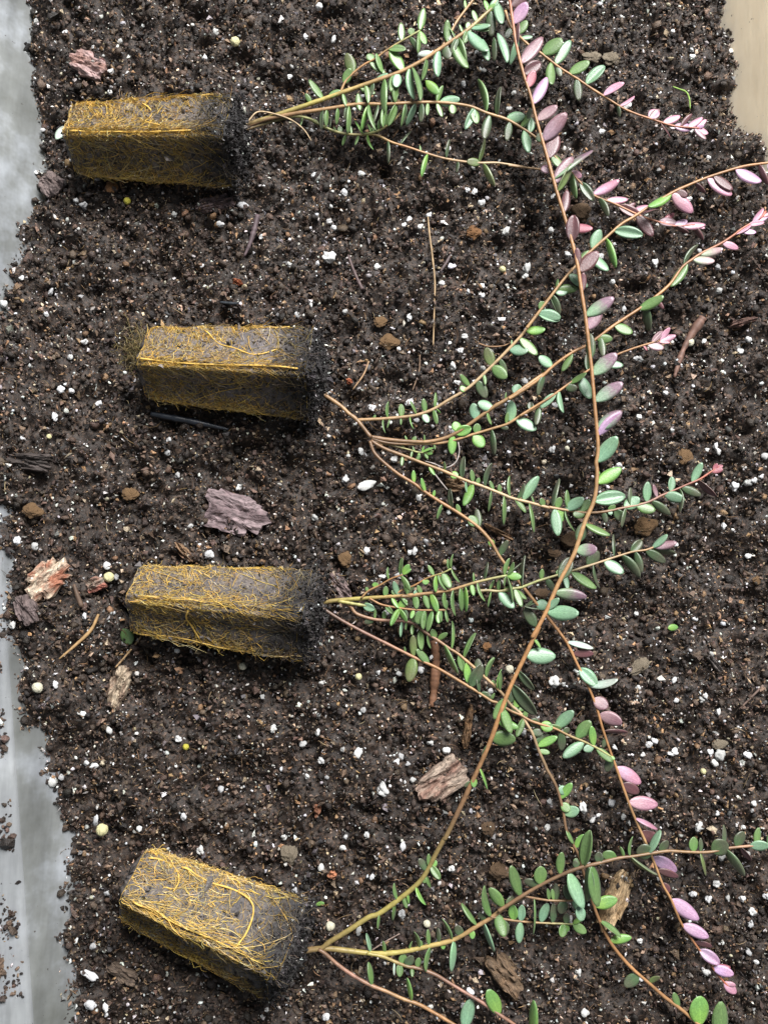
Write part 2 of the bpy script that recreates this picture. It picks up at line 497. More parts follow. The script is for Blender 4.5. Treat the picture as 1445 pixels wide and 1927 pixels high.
# white dust of perlite
x, y, h = scatter(22000)
s = 0.00020 * np.exp(RNG.normal(0, 0.45, len(x)))
c = grit(np.column_stack([x, y, h + s * RNG.uniform(0.3, 2.0, len(x))]), s, pick(len(x), [(4, (0.60, 0.58, 0.55)), (5, (0.36, 0.34, 0.31)), (3, (0.40, 0.31, 0.2))]), 0.25, 0.4)
link('perlite_dust', mesh_np('perlite_dust', c[0], c[1], c[2], False, M_CRUMB), kind='stuff', label='fine white perlite specks sprinkled through the soil', cat='perlite')
# fibres
x, y, h = scatter(9500)
n = len(x); k = 4
ang = RNG.uniform(0, 2 * math.pi, n); L = 0.0014 * np.exp(RNG.normal(0, 0.55, n)); bend = RNG.normal(0, 0.9, n)
tt = np.linspace(0, 1, k)
aa = ang[:, None] + bend[:, None] * tt[None]
px = x[:, None] + np.cumsum(np.cos(aa), 1) * (L / k * 1.6)[:, None]; py = y[:, None] + np.cumsum(np.sin(aa), 1) * (L / k * 1.6)[:, None]
pz = h[:, None] + 0.0006 + RNG.uniform(-0.0004, 0.0014, (n, k)).cumsum(1) * 0.25
c = strands(np.stack([px, py, pz], 2), RNG.uniform(0.00006, 0.00015, n), pick(n, [(5, (0.10, 0.062, 0.035)), (4, (0.22, 0.14, 0.075)), (3, (0.04, 0.028, 0.02)), (1, (0.36, 0.27, 0.16))]))
link('soil_fibres', mesh_np('soil_fibres', *c, False, M_FIBRE), kind='stuff', label='short dry peat fibres scattered over the soil', cat='fibre')

# ------------------------------------------------------------------ plants: shared leaf shapes
def leaf_mesh(name, curl, droop, fold, wmax=0.42):
    NL, NW = 10, 6
    V, al, ac, un = [], [], [], []
    for side in (0, 1):
        for i in range(NL + 1):
            t = i / NL
            if t < 0.06:
                w = 0.045
            else:
                s = (t - 0.06) / 0.94
                w = 0.5 * (max(0.0, math.sin(math.pi * min(1, s * 0.97 + 0.015) ** 0.92))) ** 0.54
                w = max(w, 0.04)
            for j in range(NW + 1):
                v = j / NW * 2 - 1
                y = v * w
                z = -curl * (v * v) * (w / 0.5) + droop * (-(t * t)) + fold * abs(v) * (w / 0.5)
                z += 0.012 * (1 - min(1, abs(v) * 4)) * -1
                z -= 0.028 * side
                V.append((t, y, z)); al.append(t); ac.append(abs(v)); un.append(side)
    n = (NL + 1) * (NW + 1); F = []
    def id_(s, i, j): return s * n + i * (NW + 1) + j
    for i in range(NL):
        for j in range(NW):
            F.append((id_(0, i, j), id_(0, i + 1, j), id_(0, i + 1, j + 1), id_(0, i, j + 1)))
            F.append((id_(1, i, j), id_(1, i, j + 1), id_(1, i + 1, j + 1), id_(1, i + 1, j)))
        F.append((id_(0, i, 0), id_(1, i, 0), id_(1, i + 1, 0), id_(0, i + 1, 0)))
        F.append((id_(0, i, NW), id_(0, i + 1, NW), id_(1, i + 1, NW), id_(1, i, NW)))
    for j in range(NW):
        F.append((id_(0, 0, j), id_(0, 0, j + 1), id_(1, 0, j + 1), id_(1, 0, j)))
        F.append((id_(0, NL, j), id_(1, NL, j), id_(1, NL, j + 1), id_(0, NL, j + 1)))
    me = mesh_np(name, np.array(V), np.array(F), None, True, M_LEAF)
    for nm, dat in (('along', al), ('across', ac), ('under', un)):
        a = me.attributes.new(nm, 'FLOAT', 'POINT'); a.data.foreach_set('value', np.array(dat, np.float32))
    return me
LEAVES = [leaf_mesh('leaf_flat', 0.03, 0.02, 0.0), leaf_mesh('leaf_domed', 0.07, 0.06, 0.0), leaf_mesh('leaf_arched', 0.07, 0.16, 0.0),
          leaf_mesh('leaf_folded', 0.0, 0.05, 0.09), leaf_mesh('leaf_upcurved', 0.08, -0.10, 0.0), leaf_mesh('leaf_sickle', 0.05, 0.30, 0.0), leaf_mesh('leaf_backswept', 0.05, -0.26, 0.0)]
COL = {  # base tint, tip tint
 'g': ((0.120, 0.220, 0.066), (0.128, 0.215, 0.075)), 'b': ((0.185, 0.330, 0.195), (0.175, 0.300, 0.185)),
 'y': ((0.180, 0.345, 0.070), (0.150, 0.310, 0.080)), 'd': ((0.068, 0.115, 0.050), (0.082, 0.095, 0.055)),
 'o': ((0.125, 0.180, 0.055), (0.120, 0.140, 0.055)), 'w': ((0.460, 0.580, 0.470), (0.500, 0.560, 0.500)),
 'p': ((0.520, 0.310, 0.390), (0.450, 0.215, 0.290)), 'l': ((0.430, 0.290, 0.430), (0.410, 0.240, 0.370)),
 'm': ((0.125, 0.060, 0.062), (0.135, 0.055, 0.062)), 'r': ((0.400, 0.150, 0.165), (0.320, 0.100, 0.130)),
 'q': ((0.215, 0.320, 0.205), (0.220, 0.135, 0.175)), 'k': ((0.370, 0.450, 0.290), (0.500, 0.340, 0.350)),
 'a': ((0.300, 0.190, 0.215), (0.215, 0.115, 0.135)),
}
STC = {'tan': (0.33, 0.20, 0.095), 'orange': (0.32, 0.165, 0.07), 'yellow': (0.34, 0.29, 0.085), 'brown': (0.17, 0.10, 0.055),
       'red': (0.33, 0.10, 0.065), 'pinkbrown': (0.27, 0.145, 0.105), 'green': (0.28, 0.30, 0.12), 'dark': (0.07, 0.05, 0.035), 'pale': (0.40, 0.29, 0.17)}
REG = {'A': (550, 0, 450), 'B': (900, 0, 545), 'C': (950, 250, 495), 'D': (640, 500, 420), 'E': (950, 550, 495), 'F': (660, 780, 400),
       'G': (950, 850, 495), 'H': (580, 1030, 450), 'I': (850, 1180, 400), 'J': (1000, 1400, 445), 'K': (560, 1560, 440), 'L': (900, 1560, 545), 'O': (0, 0, 1445)}
def reg(r, x, y):
    x0, y0, w = REG[r]; s = 1445.0 / w
    return x0 + x / s, y0 + y / s
def nums(s):
    return [float(t) for t in s.replace(',', ' ').split()]
LDIR = Vector((0.42, 0.93, 1.10)).normalized()
plants, plant_inv, stems = {}, {}, {}
def catmull(p, step=4.0):
    p = np.array(p, float)
    q = np.vstack([2 * p[0] - p[1], p, 2 * p[-1] - p[-2]])
    out = []
    for i in range(1, len(q) - 2):
        m = max(2, int(np.linalg.norm(q[i + 1] - q[i]) / step))
        for k in range(m):
            t = k / m
            out.append(0.5 * (2 * q[i] + (q[i + 1] - q[i - 1]) * t + (2 * q[i - 1] - 5 * q[i] + 4 * q[i + 1] - q[i + 2]) * t * t + (3 * q[i] - q[i - 1] - 3 * q[i + 1] + q[i + 2]) * t ** 3))
    out.append(q[-2])
    return np.array(out)
def tube(W, R, T, sides=7):
    n = len(W)
    D = np.gradient(W, axis=0); D /= np.linalg.norm(D, axis=1)[:, None]
    A = np.cross(D, (0, 0, 1.0)); A /= np.linalg.norm(A, axis=1)[:, None] + 1e-12
    B = np.cross(A, D)
    an = np.arange(sides) / sides * 2 * math.pi
    V = W[:, None] + R[:, None, None] * (np.cos(an)[None, :, None] * A[:, None] + np.sin(an)[None, :, None] * B[:, None])
    i = np.arange(n - 1)[:, None] * sides; j = np.arange(sides)[None]; jn = (j + 1) % sides
    F = np.stack(np.broadcast_arrays(i + j, i + jn, i + sides + jn, i + sides + j), -1).reshape(-1, 4)
    V = V.reshape(-1, 3); T = np.repeat(T, sides, 0)
    caps = []
    for e, o in ((0, 1), (n - 1, 0)):
        V = np.vstack([V, W[e]]); T = np.vstack([T, T[e * sides]])
        for jj in range(sides):
            a, b_ = e * sides + jj, e * sides + (jj + 1) % sides
            caps.append((len(V) - 1, b_, a, a) if o else (len(V) - 1, a, b_, b_))
    tri = np.array(caps)[:, :3] if True else None
    return V, F, tri, T
def mesh_mixed(name, V, F, tri, T, mat):
    me = bpy.data.meshes.new(name)
    me.from_pydata([tuple(v) for v in V], [], [tuple(int(t) for t in f) for f in F] + [tuple(int(t) for t in f) for f in tri])
    a = me.attributes.new('tint', 'FLOAT_COLOR', 'POINT')
    c = np.ones((len(V), 4), np.float32); c[:, :3] = T
    a.data.foreach_set('color', c.ravel())
    for p in me.polygons: p.use_smooth = True
    me.materials.append(mat)
    return me
def ST(name, plant, segs, z, r, cols):
    """stem: traced in pixels, z heights (mm) along it, r radii (mm), tints along it"""
    pts = []
    for rg, s in segs:
        v = nums(s)
        pts += [reg(rg, v[i], v[i + 1]) for i in range(0, len(v), 2)]
    path = catmull(pts)
    n = len(path)
    arc = np.concatenate([[0], np.cumsum(np.linalg.norm(np.diff(path, axis=0), axis=1))]); arc /= arc[-1]
    zz = np.interp(arc, np.linspace(0, 1, len(z)), z) * 0.001
    rr = np.interp(arc, np.linspace(0, 1, len(r)), r) * 0.00090
    for it in range(2):
        W = np.array([P(a, b, c) for (a, b), c in zip(path, zz)])
        zz = np.maximum(zz, HS(W[:, 0], W[:, 1]) + 0.0022 + rr)
    ker = np.ones(9) / 9
    zz = np.convolve(np.pad(zz, 4, mode='edge'), ker, 'valid')
    W = np.array([P(a, b, c) for (a, b), c in zip(path, zz)])
    seed = random.random() * 9
    rr = rr * (1 + 0.10 * vnoise(arc * 40 + seed, arc * 0, 1.0)) * (1 + 0.22 * np.maximum(0, vnoise(arc * 90 + seed, arc * 0, 1.0, 3) - 0.55) * 2)
    C = np.array([STC[c] for c in cols])
    T = np.stack([np.interp(arc, np.linspace(0, 1, len(C)), C[:, i]) for i in range(3)], 1)
    T = T * (1 + 0.28 * vnoise(arc * 25 + seed, arc * 0 + seed, 1.0))[:, None]
    V, F, tri, TT = tube(W, rr, T)
    o = link('stem', mesh_mixed('stem', V, F, tri, TT, M_STEM), plants[plant])
    o.matrix_parent_inverse = plant_inv[plant]
    stems[name] = (o, path, zz, rr)
nleaf = 0
def LV(stem, rg, data):
    global nleaf
    so, path, zz, rr = stems[stem]
    sc = REG[rg][2] / 1445.0
    for rec in data.split(';'):
        rec = rec.split()
        if not rec: continue
        bx, by, tx, ty, w = map(float, rec[:5]); code = rec[5]
        b0 = reg(rg, bx, by); t0 = reg(rg, tx, ty); w *= sc
        d = np.hypot(path[:, 0] - b0[0], path[:, 1] - b0[1]); i = int(d.argmin())
        if d[i] < 26:
            b0 = tuple(path[i])
        zb = zz[i] + rr[i] * 0.2
        Lp = math.hypot(t0[0] - b0[0], t0[1] - b0[1]) * PX
        wm = w * PX
        wm *= 1.10
        Wm = max(wm * 1.02, 0.38 * Lp)
        narrow = wm / Wm < 0.72
        pitch = random.uniform(-0.05, 0.28) if not narrow else random.uniform(-0.18, 0.30)
        if code in 'dm': pitch -= 0.12
        zt = zb + Lp * math.tan(pitch)
        q = P(t0[0], t0[1], zt)
        zt = max(zt, H1(q[0], q[1]) + 0.0012)
        B = Vector(P(b0[0], b0[1], zb)); T = Vector(P(t0[0], t0[1], zt))
        ax = (T - B); L = ax.length; ax.normalize()
        side = Vector((0, 0, 1)).cross(ax).normalized(); up = ax.cross(side)
        mag = (B.z * 0 + (cam.location.z - zb) / DIST)
        Wm *= mag; 
        roll = math.acos(max(0.12, min(1, wm * mag / Wm)))
        roll = max(roll, random.uniform(0.02, 0.25))
        best = None
        for sg in (1, -1):
            nrm = up * math.cos(roll) + side * math.sin(roll) * sg
            v = nrm.dot(LDIR)
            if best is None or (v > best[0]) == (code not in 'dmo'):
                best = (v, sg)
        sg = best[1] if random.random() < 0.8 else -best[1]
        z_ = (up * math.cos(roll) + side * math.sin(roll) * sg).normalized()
        y_ = z_.cross(ax).normalized()
        me = LEAVES[random.choice((2, 5, 5, 6, 4, 3) if narrow else (0, 0, 1, 1, 3, 4))]
        M = Matrix(((ax.x, y_.x, z_.x, B.x), (ax.y, y_.y, z_.y, B.y), (ax.z, y_.z, z_.z, B.z), (0, 0, 0, 1)))
        o = link('leaf', me, so)
        o.matrix_parent_inverse = Matrix.Identity(4)
        # stem sits at the world origin through its parent inverse
        o.matrix_basis = M @ Matrix.Diagonal((L, Wm, L * 0.8, 1))
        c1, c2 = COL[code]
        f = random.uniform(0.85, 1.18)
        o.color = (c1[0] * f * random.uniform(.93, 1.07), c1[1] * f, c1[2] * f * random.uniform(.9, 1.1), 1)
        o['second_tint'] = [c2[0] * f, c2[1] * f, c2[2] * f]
        nleaf += 1

# ------------------------------------------------------------------ root plugs
def make_plug(key, label, lpx, rpx, s0, s1, roll, dens, thick, zc, core):
    zl, zr_ = zc
    A = np.array(P(*lpx, zl)); B = np.array(P(*rpx, zr_))
    e = link('plug_plant', None, None, label, 'plant', 'young plants lying on the soil')
    e.location = (*((A + B) / 2)[:2], 0)
    inv = Matrix.Translation((-e.location[0], -e.location[1], 0))
    plants[key] = e; plant_inv[key] = inv
    ax = B - A; L = np.linalg.norm(ax); ax /= L
    up0 = np.array((0, 0, 1.0)); sd = np.cross(up0, ax); sd /= np.linalg.norm(sd); up0 = np.cross(ax, sd)
    cr, sr = math.cos(roll), math.sin(roll)
    # roll the square so that its main face leans to the picture's top (side vector +sd)
    U = up0 * cr + sd * sr; S = sd * cr - up0 * sr
    # cross-section: chamfered square, corners slightly ridged; sample by arc length
    ch = 0.17
    poly = []
    for qx, qy in ((1, 1), (-1, 1), (-1, -1), (1, -1)):
        a = (qx * (1 - (ch if qx * qy < 0 else 0.0)), qy * (1 - (0.0 if qx * qy < 0 else ch)))
        poly.append((qx, qy))
    cs = []
    for qx, qy in poly:
        if qx * qy > 0: cs += [(qx, qy * (1 - ch)), (qx * (1 - ch), qy)]
        else: cs += [(qx * (1 - ch), qy), (qx, qy * (1 - ch))]
    cs = np.array(cs) * 0.5
    seg = np.linalg.norm(np.roll(cs, -1, 0) - cs, axis=1); cum = np.concatenate([[0], np.cumsum(seg)])
    def xsec(v):
        v = (np.asarray(v) % 1.0) * cum[-1]
        i = np.clip(np.searchsorted(cum, v, 'right') - 1, 0, 7); f = (v - cum[i]) / seg[i]
        p = cs[i] * (1 - f)[..., None] + cs[(i + 1) % 8] * f[..., None]
        cd = np.min(np.abs(v[..., None] - cum[None, :]), -1)
        return p * (1 + 0.045 * np.exp(-(cd / 0.035) ** 2))[..., None] * (1 - 0.13 * np.exp(-((np.abs(p[..., 0]) + np.abs(p[..., 1]) - 0.5) / 0.20) ** 2))[..., None]
    def pos(u, v, off=0.0):
        u = np.asarray(u, float); v = np.asarray(v, float)
        p = xsec(v)
        s = s0 + (s1 - s0) * np.clip(u, 0, 1.05)
        s = s * (1 - 0.10 * np.exp(-(np.clip(u, 0, 9) / 0.03)) ) + off * 2
        wob = 0.0006 * vnoise(u * 9 + roll, v * 14, 1.0, 6)
        return A + (u * L)[..., None] * ax + ((p[..., 0] * (s + wob))[..., None] * S + (p[..., 1] * (s + wob))[..., None] * U)
    NU, NV = 70, 96
    uu, vv = np.meshgrid(np.linspace(0, 1, NU), np.arange(NV) / NV, indexing='ij')
    bumpy = 0.00045 * vnoise(uu * 60, vv * 70, 1.0, 1) + 0.0004 * vnoise(uu * 25, vv * 30, 1.0, 2) + 0.0010 * np.clip((uu - 0.80) / 0.2, 0, 1) * vnoise(uu * 40, vv * 40, 1.0, 8)
    V = pos(uu, vv, bumpy).reshape(-1, 3)
    id_ = np.arange(NU * NV).reshape(NU, NV)
    F = np.stack([id_[:-1], np.roll(id_, -1, 1)[:-1], np.roll(id_, -1, 1)[1:], id_[1:]], -1).reshape(-1, 4)
    core = np.array(core); dark = np.array((0.016, 0.015, 0.016))
    f = sst((uu.ravel() - 0.72 + 0.06 * vnoise(uu.ravel() * 9, vv.ravel() * 9, 1.0)) / 0.2)[:, None]
    T = core * (1 - f) + dark * f
    capt = []
    for en, fl in ((0, 1), (NU - 1, 0)):       # closed ends with a rough inner ring
        ring = id_[en]; cen = V[ring].mean(0)
        inner = cen + (V[ring] - cen) * 0.55 + ax * (0.002 * (-1 if fl else 1.6)) + RNG.normal(0, 0.0005, (NV, 3))
        o0 = len(V); V = np.vstack([V, inner, cen + ax * (0.0024 * (-1 if fl else 2))]); T = np.vstack([T, np.repeat((dark if not fl else core * 0.7)[None], NV + 1, 0)])
        q = np.stack([ring, np.roll(ring, -1), o0 + (np.arange(NV) + 1) % NV, o0 + np.arange(NV)], 1)
        F = np.vstack([F, q[:, ::-1] if fl else q])
        t_ = np.stack([o0 + np.arange(NV), o0 + (np.arange(NV) + 1) % NV, np.full(NV, len(V) - 1)], 1)
        capt += [tuple(x[::-1]) if fl else tuple(x) for x in t_.tolist()]
    plug = link('root_plug', mesh_mixed('root_plug', V, F, capt, T, M_PLUG), e)
    plug.matrix_parent_inverse = inv
    # fine golden roots wandering over the surface
    n, k = int(dens * 1.75), 7
    per = cum[-1] * (s0 + s1) / 2
    u0 = RNG.random(n) ** 1.25 * 0.95; v0 = RNG.random(n)
    ridge = RNG.random(n) < 0.20
    ci = RNG.integers(0, 8, n)
    v0 = np.where(ridge, (cum[ci] / cum[-1] + RNG.normal(0, 0.010, n)), v0)
    patch = vnoise(u0 * 14, v0 * 18, 1.0, 9)
    keep = ridge | (patch > RNG.uniform(-1.1, 0.75, n))
    lowf = (v0 % 1 > 0.30) & (v0 % 1 < 0.45)
    keep &= ~(lowf & (RNG.random(n) < 0.25))
    keep &= (u0 < 0.80 + RNG.uniform(-0.18, 0.2, n))
    u0, v0, ridge = u0[keep], v0[keep], ridge[keep]; n = len(u0)
    a0 = np.where(ridge, RNG.normal(0, 0.25, n), RNG.uniform(-math.pi, math.pi, n))
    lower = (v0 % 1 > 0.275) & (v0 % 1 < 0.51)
    a0 = np.where(lower & ~ridge, RNG.normal(0.55, 0.5, n), a0)
    ln = np.where(ridge, 0.009, 0.0052) * np.exp(RNG.normal(0, 0.5, n))
    turn = RNG.normal(0, 0.26, n) * np.where(ridge, 0.35, 1)
    a = a0[:, None] + turn[:, None] * np.arange(k)[None] + RNG.normal(0, 0.22, (n, k)).cumsum(1) * np.where(ridge, 0.3, 1)[:, None]
    du = np.cos(a) * (ln / k)[:, None] / L; dv = np.sin(a) * (ln / k)[:, None] / per
    u = np.clip(u0[:, None] + du.cumsum(1), 0.003, 0.99); v = v0[:, None] + dv.cumsum(1)
    off = RNG.uniform(0.0001, 0.0007, n)[:, None] + RNG.normal(0, 0.00022, (n, k))
    fuzz = RNG.random(n) < 0.06
    off = off + np.where(fuzz[:, None], np.linspace(0, 1, k)[None] * RNG.uniform(0.0005, 0.0022, n)[:, None], 0)
    PT = pos(u, v, off)
    tint = pick(n, [(8, (0.64, 0.435, 0.11)), (5, (0.53, 0.335, 0.075)), (5, (0.57, 0.45, 0.21)), (4, (0.28, 0.195, 0.095)), (1, (0.62, 0.54, 0.36))])
    tint = tint * (1 - 0.55 * sst((u0 - 0.62) / 0.3))[:, None] * np.where(lower, 0.75, 1.0)[:, None]  # lower-face roots tinted darker, painting in the shade of that side
    R = 0.000042 + 0.00010 * RNG.random(n) ** 3.4
    mat_ = link('fine_roots', mesh_np('fine_roots', *strands(PT, R, tint), False, M_ROOT), plug, kind='stuff')
    # single thick roots one can follow
    for tr in thick:
        q = catmull(np.array(tr[1:]) * 300, 6) / 300
        q[:, 1] = np.interp(q[:, 1], (0.11, 0.125, 0.135, 0.365, 0.374, 0.385, 0.61, 0.63), (0.008, 0.016, 0.034, 0.246, 0.262, 0.285, 0.498, 0.52))
        Wp = pos(q[:, 0], q[:, 1], np.full(len(q), 0.0006) + 0.00025 * vnoise(np.arange(len(q)), np.zeros(len(q)), 3.0))
        C = np.array((0.62, 0.40, 0.095)) * (1 + 0.2 * vnoise(np.arange(len(q)), np.zeros(len(q)), 3.0))[:, None]
        Vt, Ft, tt_, Tt = tube(Wp, tr[0] * 0.001 * (1 + 0.25 * vnoise(np.arange(len(q)), np.ones(len(q)), 2.0)), C, 6)
        link('thick_root', mesh_mixed('thick_root', Vt, Ft, tt_, Tt, M_ROOT), plug)
    # black crumbs clinging to the stem end, a few over the rest
    n = 2600
    u = np.where(RNG.random(n) < 0.7, 1.03 - np.abs(RNG.normal(0, 0.10, n)), RNG.random(n)); v = RNG.random(n)
    sz = 0.00030 * np.exp(RNG.normal(0, 0.4, n))
    C = pos(u, v, RNG.uniform(-0.0004, 0.0003, n) + np.where(u > 0.93, RNG.normal(0, 0.0009, n), 0))
    mC = 3200                                      # peat grains of the plug itself
    uC = RNG.random(mC) * 0.92; vC = RNG.random(mC)
    Cc = pos(uC, vC, RNG.uniform(-0.0003, 0.0002, mC))
    tC = core * RNG.uniform(0.25, 1.7, (mC, 1)) * (1 - 0.7 * sst((uC - 0.68) / 0.22))[:, None]
    link('plug_grains', mesh_np('plug_grains', *grit(Cc, 0.00034 * np.exp(RNG.normal(0, 0.4, mC)), tC), False, M_CRUMB), plug, kind='stuff')
    # end face crumbs
    m = 1500
    ve = RNG.random(m); f = np.sqrt(RNG.random(m))
    E = pos(np.full(m, 1.0), ve, 0.0); ce = pos(np.full(64, 1.0), np.arange(64) / 64).mean(0)
    E = ce + (E - ce) * f[:, None] * 1.05 + ax * (0.0032 * (1 - f) + RNG.normal(0.0012, 0.0012, m))[:, None]
    C = np.vstack([C, E]); sz = np.concatenate([sz, 0.00042 * np.exp(RNG.normal(0, 0.4, m))])
    # dark crumbs shed on the soil round that end
    m = 1100
    al_ = np.abs(RNG.normal(0, 0.0045, m)) - 0.004; la_ = RNG.normal(0, s1 * 0.42, m)
    gx = B[0] + ax[0] * al_ + sd[0] * la_; gy = B[1] + ax[1] * al_ + sd[1] * la_
    C = np.vstack([C, np.column_stack([gx, gy, H(gx, gy) + RNG.uniform(0.0002, 0.0012, m)])]); sz = np.concatenate([sz, 0.00042 * np.exp(RNG.normal(0, 0.4, m))])
    Tn = pick(len(C), [(70, (0.016, 0.014, 0.014)), (22, (0.035, 0.03, 0.03)), (5, (0.09, 0.08, 0.08)), (2.2, (0.55, 0.54, 0.52))])
    link('clinging_crumbs', mesh_np('clinging_crumbs', *grit(C, sz, Tn), False, M_CRUMB), plug, kind='stuff')
    # dark root hairs at the stem end
    n, k = 420, 7
    u0 = RNG.uniform(0.82, 1.0, n); v0 = RNG.random(n)
    a = RNG.uniform(-math.pi, math.pi, n)[:, None] + RNG.normal(0, 0.4, (n, k)).cumsum(1)
    st = 0.0008
    PT = pos(u0[:, None] + (np.cos(a) * st / L).cumsum(1), v0[:, None] + (np.sin(a) * st / per).cumsum(1), np.linspace(0, 1, k)[None] * RNG.uniform(0.0002, 0.0025, n)[:, None])
    link('root_hairs', mesh_np('root_hairs', *strands(PT, RNG.uniform(0.00004, 0.00009, n), pick(n, [(3, (0.07, 0.06, 0.055)), (2, (0.16, 0.12, 0.08)), (1, (0.25, 0.22, 0.18))])), False, M_FIBRE), plug, kind='stuff')
    return plug
R_ = math.radians
# v runs round the section: main (upper) face about 0.13-0.37 (from the picture's top edge to the lower edge), lower face about 0.38-0.62
make_plug('1', 'plug plant with the brightest golden root plug, a green scrap at its end', (140, 262), (440, 266), 0.0178, 0.0235, R_(29), 6200,
          [(0.35, (0.02, 0.125), (0.3, 0.12), (0.6, 0.125), (0.88, 0.13)), (0.33, (0.05, 0.372), (0.4, 0.375), (0.8, 0.372)), (0.22, (0.45, 0.16), (0.52, 0.22), (0.50, 0.30), (0.6, 0.34))], (0.0105, 0.0130), (0.110, 0.096, 0.088))
make_plug('2', 'plug plant whose bare stem forks into five shoots beyond its root plug', (277, 684), (588, 704), 0.0185, 0.0238, R_(35), 4600,
          [(0.26, (0.02, 0.13), (0.4, 0.128), (0.85, 0.13)), (0.30, (0.02, 0.37), (0.35, 0.375), (0.75, 0.37), (0.95, 0.372)), (0.24, (0.35, 0.15), (0.45, 0.22), (0.55, 0.25), (0.68, 0.30), (0.8, 0.24))], (0.0105, 0.0130), (0.130, 0.115, 0.112))
make_plug('3', 'plug plant with dense bright green sprigs above a grey-brown root plug', (254, 1127), (582, 1158), 0.0172, 0.0232, R_(47), 3900,
          [(0.28, (0.25, 0.128), (0.45, 0.125), (0.75, 0.13)), (0.30, (0.36, 0.40), (0.34, 0.47), (0.38, 0.55), (0.42, 0.61)), (0.22, (0.02, 0.62), (0.3, 0.60), (0.7, 0.625))], (0.0100, 0.0125), (0.105, 0.093, 0.088))
make_plug('4', 'plug plant with a slanting root plug and one very long purple-leaved vine', (250, 1662), (545, 1788), 0.0190, 0.0262, R_(40), 4700,
          [(0.34, (0.24, 0.15), (0.42, 0.17), (0.60, 0.17), (0.72, 0.20), (0.74, 0.30), (0.72, 0.36)), (0.24, (0.04, 0.16), (0.18, 0.15), (0.26, 0.20), (0.26, 0.26)), (0.28, (0.08, 0.37), (0.4, 0.372), (0.7, 0.37))], (0.0105, 0.0130), (0.105, 0.095, 0.090))

# ------------------------------------------------------------------ stems and leaves
# plant 1
ST('1a', '1', [('O', '438 242 470 233 510 220'), ('A', '0 665 130 620 330 550 500 490 640 440 770 375 900 290 1060 180 1150 100 1220 30 1260 -60 1290 -150')], (6, 9, 13, 16, 16), (1.05, .95, .8, .7), ('brown', 'yellow', 'tan', 'tan', 'green'))
ST('1b', '1', [('A', '290 560 330 480 420 400 500 355 560 310 640 260 770 185')], (9, 11, 13), (.5, .4), ('tan', 'orange', 'green'))
ST('1g', '1', [('A', '900 290 960 190 1000 120 1090 0 1140 -80')], (15, 13, 11), (.55, .5), ('tan', 'tan'))
ST('1c', '1', [('O', '452 243 500 225'), ('A', '0 690 130 670 230 655 400 630 560 630 750 620 900 620 1060 640 1180 685 1290 720'), ('B', '210 635 290 690'), ('C', '250 110 360 215 410 270 490 345 600 390 740 455 830 485 930 512 1040 505')], (6, 10, 12, 12, 11, 9, 10), (.9, .75, .6, .5, .4), ('brown', 'tan', 'tan', 'tan', 'orange', 'red'))
ST('1d', '1', [('O', '452 248 500 232'), ('A', '0 705 100 718 200 770 300 805 400 815 500 815 600 860 700 890 820 930 930 960 1060 980 1150 985 1245 985 1400 1010'), ('B', '150 825 310 845')], (6, 6, 6, 6, 7, 8), (.75, .55, .5, .42), ('brown', 'green', 'orange', 'pale', 'tan'))
ST('1e', '1', [('A', '430 812 520 790 610 730 680 650 720 600')], (6, 8, 10), (.5, .4), ('green', 'tan'))
ST('1f', '1', [('O', '950 20 962 52'), ('B', '250 225 310 265 400 335 480 385 560 440 640 490 720 540 790 570 850 590 940 620 1000 632 1100 640')], (14, 11, 9, 8, 9), (.6, .5, .4), ('tan', 'orange', 'orange', 'red'))
LV('1a', 'A', '180 580 105 480 45 g;205 570 292 545 40 g;110 620 80 565 30 g;230 660 205 600 38 g;410 668 395 570 40 g;640 455 625 525 55 b;500 470 575 440 40 b;850 320 760 325 40 w;935 255 935 125 48 g;895 320 872 468 52 b;965 270 960 200 38 d;930 285 945 350 55 d;1015 240 1025 395 30 g;990 295 1055 420 65 g;1080 185 1195 150 42 b;1085 195 1035 260 45 g;1100 240 1180 320 75 b;1150 235 1185 358 50 b;1060 180 1065 132 35 g;1110 200 1190 180 40 g;1250 120 1202 215 60 d;1270 20 1265 140 60 b;1240 200 1300 370 55 b;1215 225 1205 358 30 d;1180 70 1160 0 30 y;1200 85 1225 20 30 y;1030 190 1010 145 20 g;955 170 950 118 18 g;725 430 725 605 48 b;755 450 780 600 40 g;825 375 785 485 25 g;805 485 885 570 55 y;630 470 595 550 40 g;655 500 640 610 40 g;565 500 515 650 38 g;420 545 500 560 45 g;440 520 460 620 32 g;310 560 330 640 26 g;490 500 470 580 28 d;590 470 560 560 24 d;1120 130 1090 60 34 g;1190 60 1240 -10 40 b;1000 230 960 320 36 d')
LV('1b', 'A', '420 500 330 325 65 o;360 530 350 415 50 g;600 310 670 425 70 y;580 300 685 295 50 g;500 370 455 325 50 g;545 440 510 322 35 g;470 390 560 440 45 g;720 205 715 168 40 g;660 245 658 135 42 g;785 185 798 45 48 g;770 190 805 265 45 y;780 195 788 300 25 g;715 235 765 305 30 d')
LV('1g', 'A', '1050 60 1042 0 18 y;960 190 990 250 26 d')
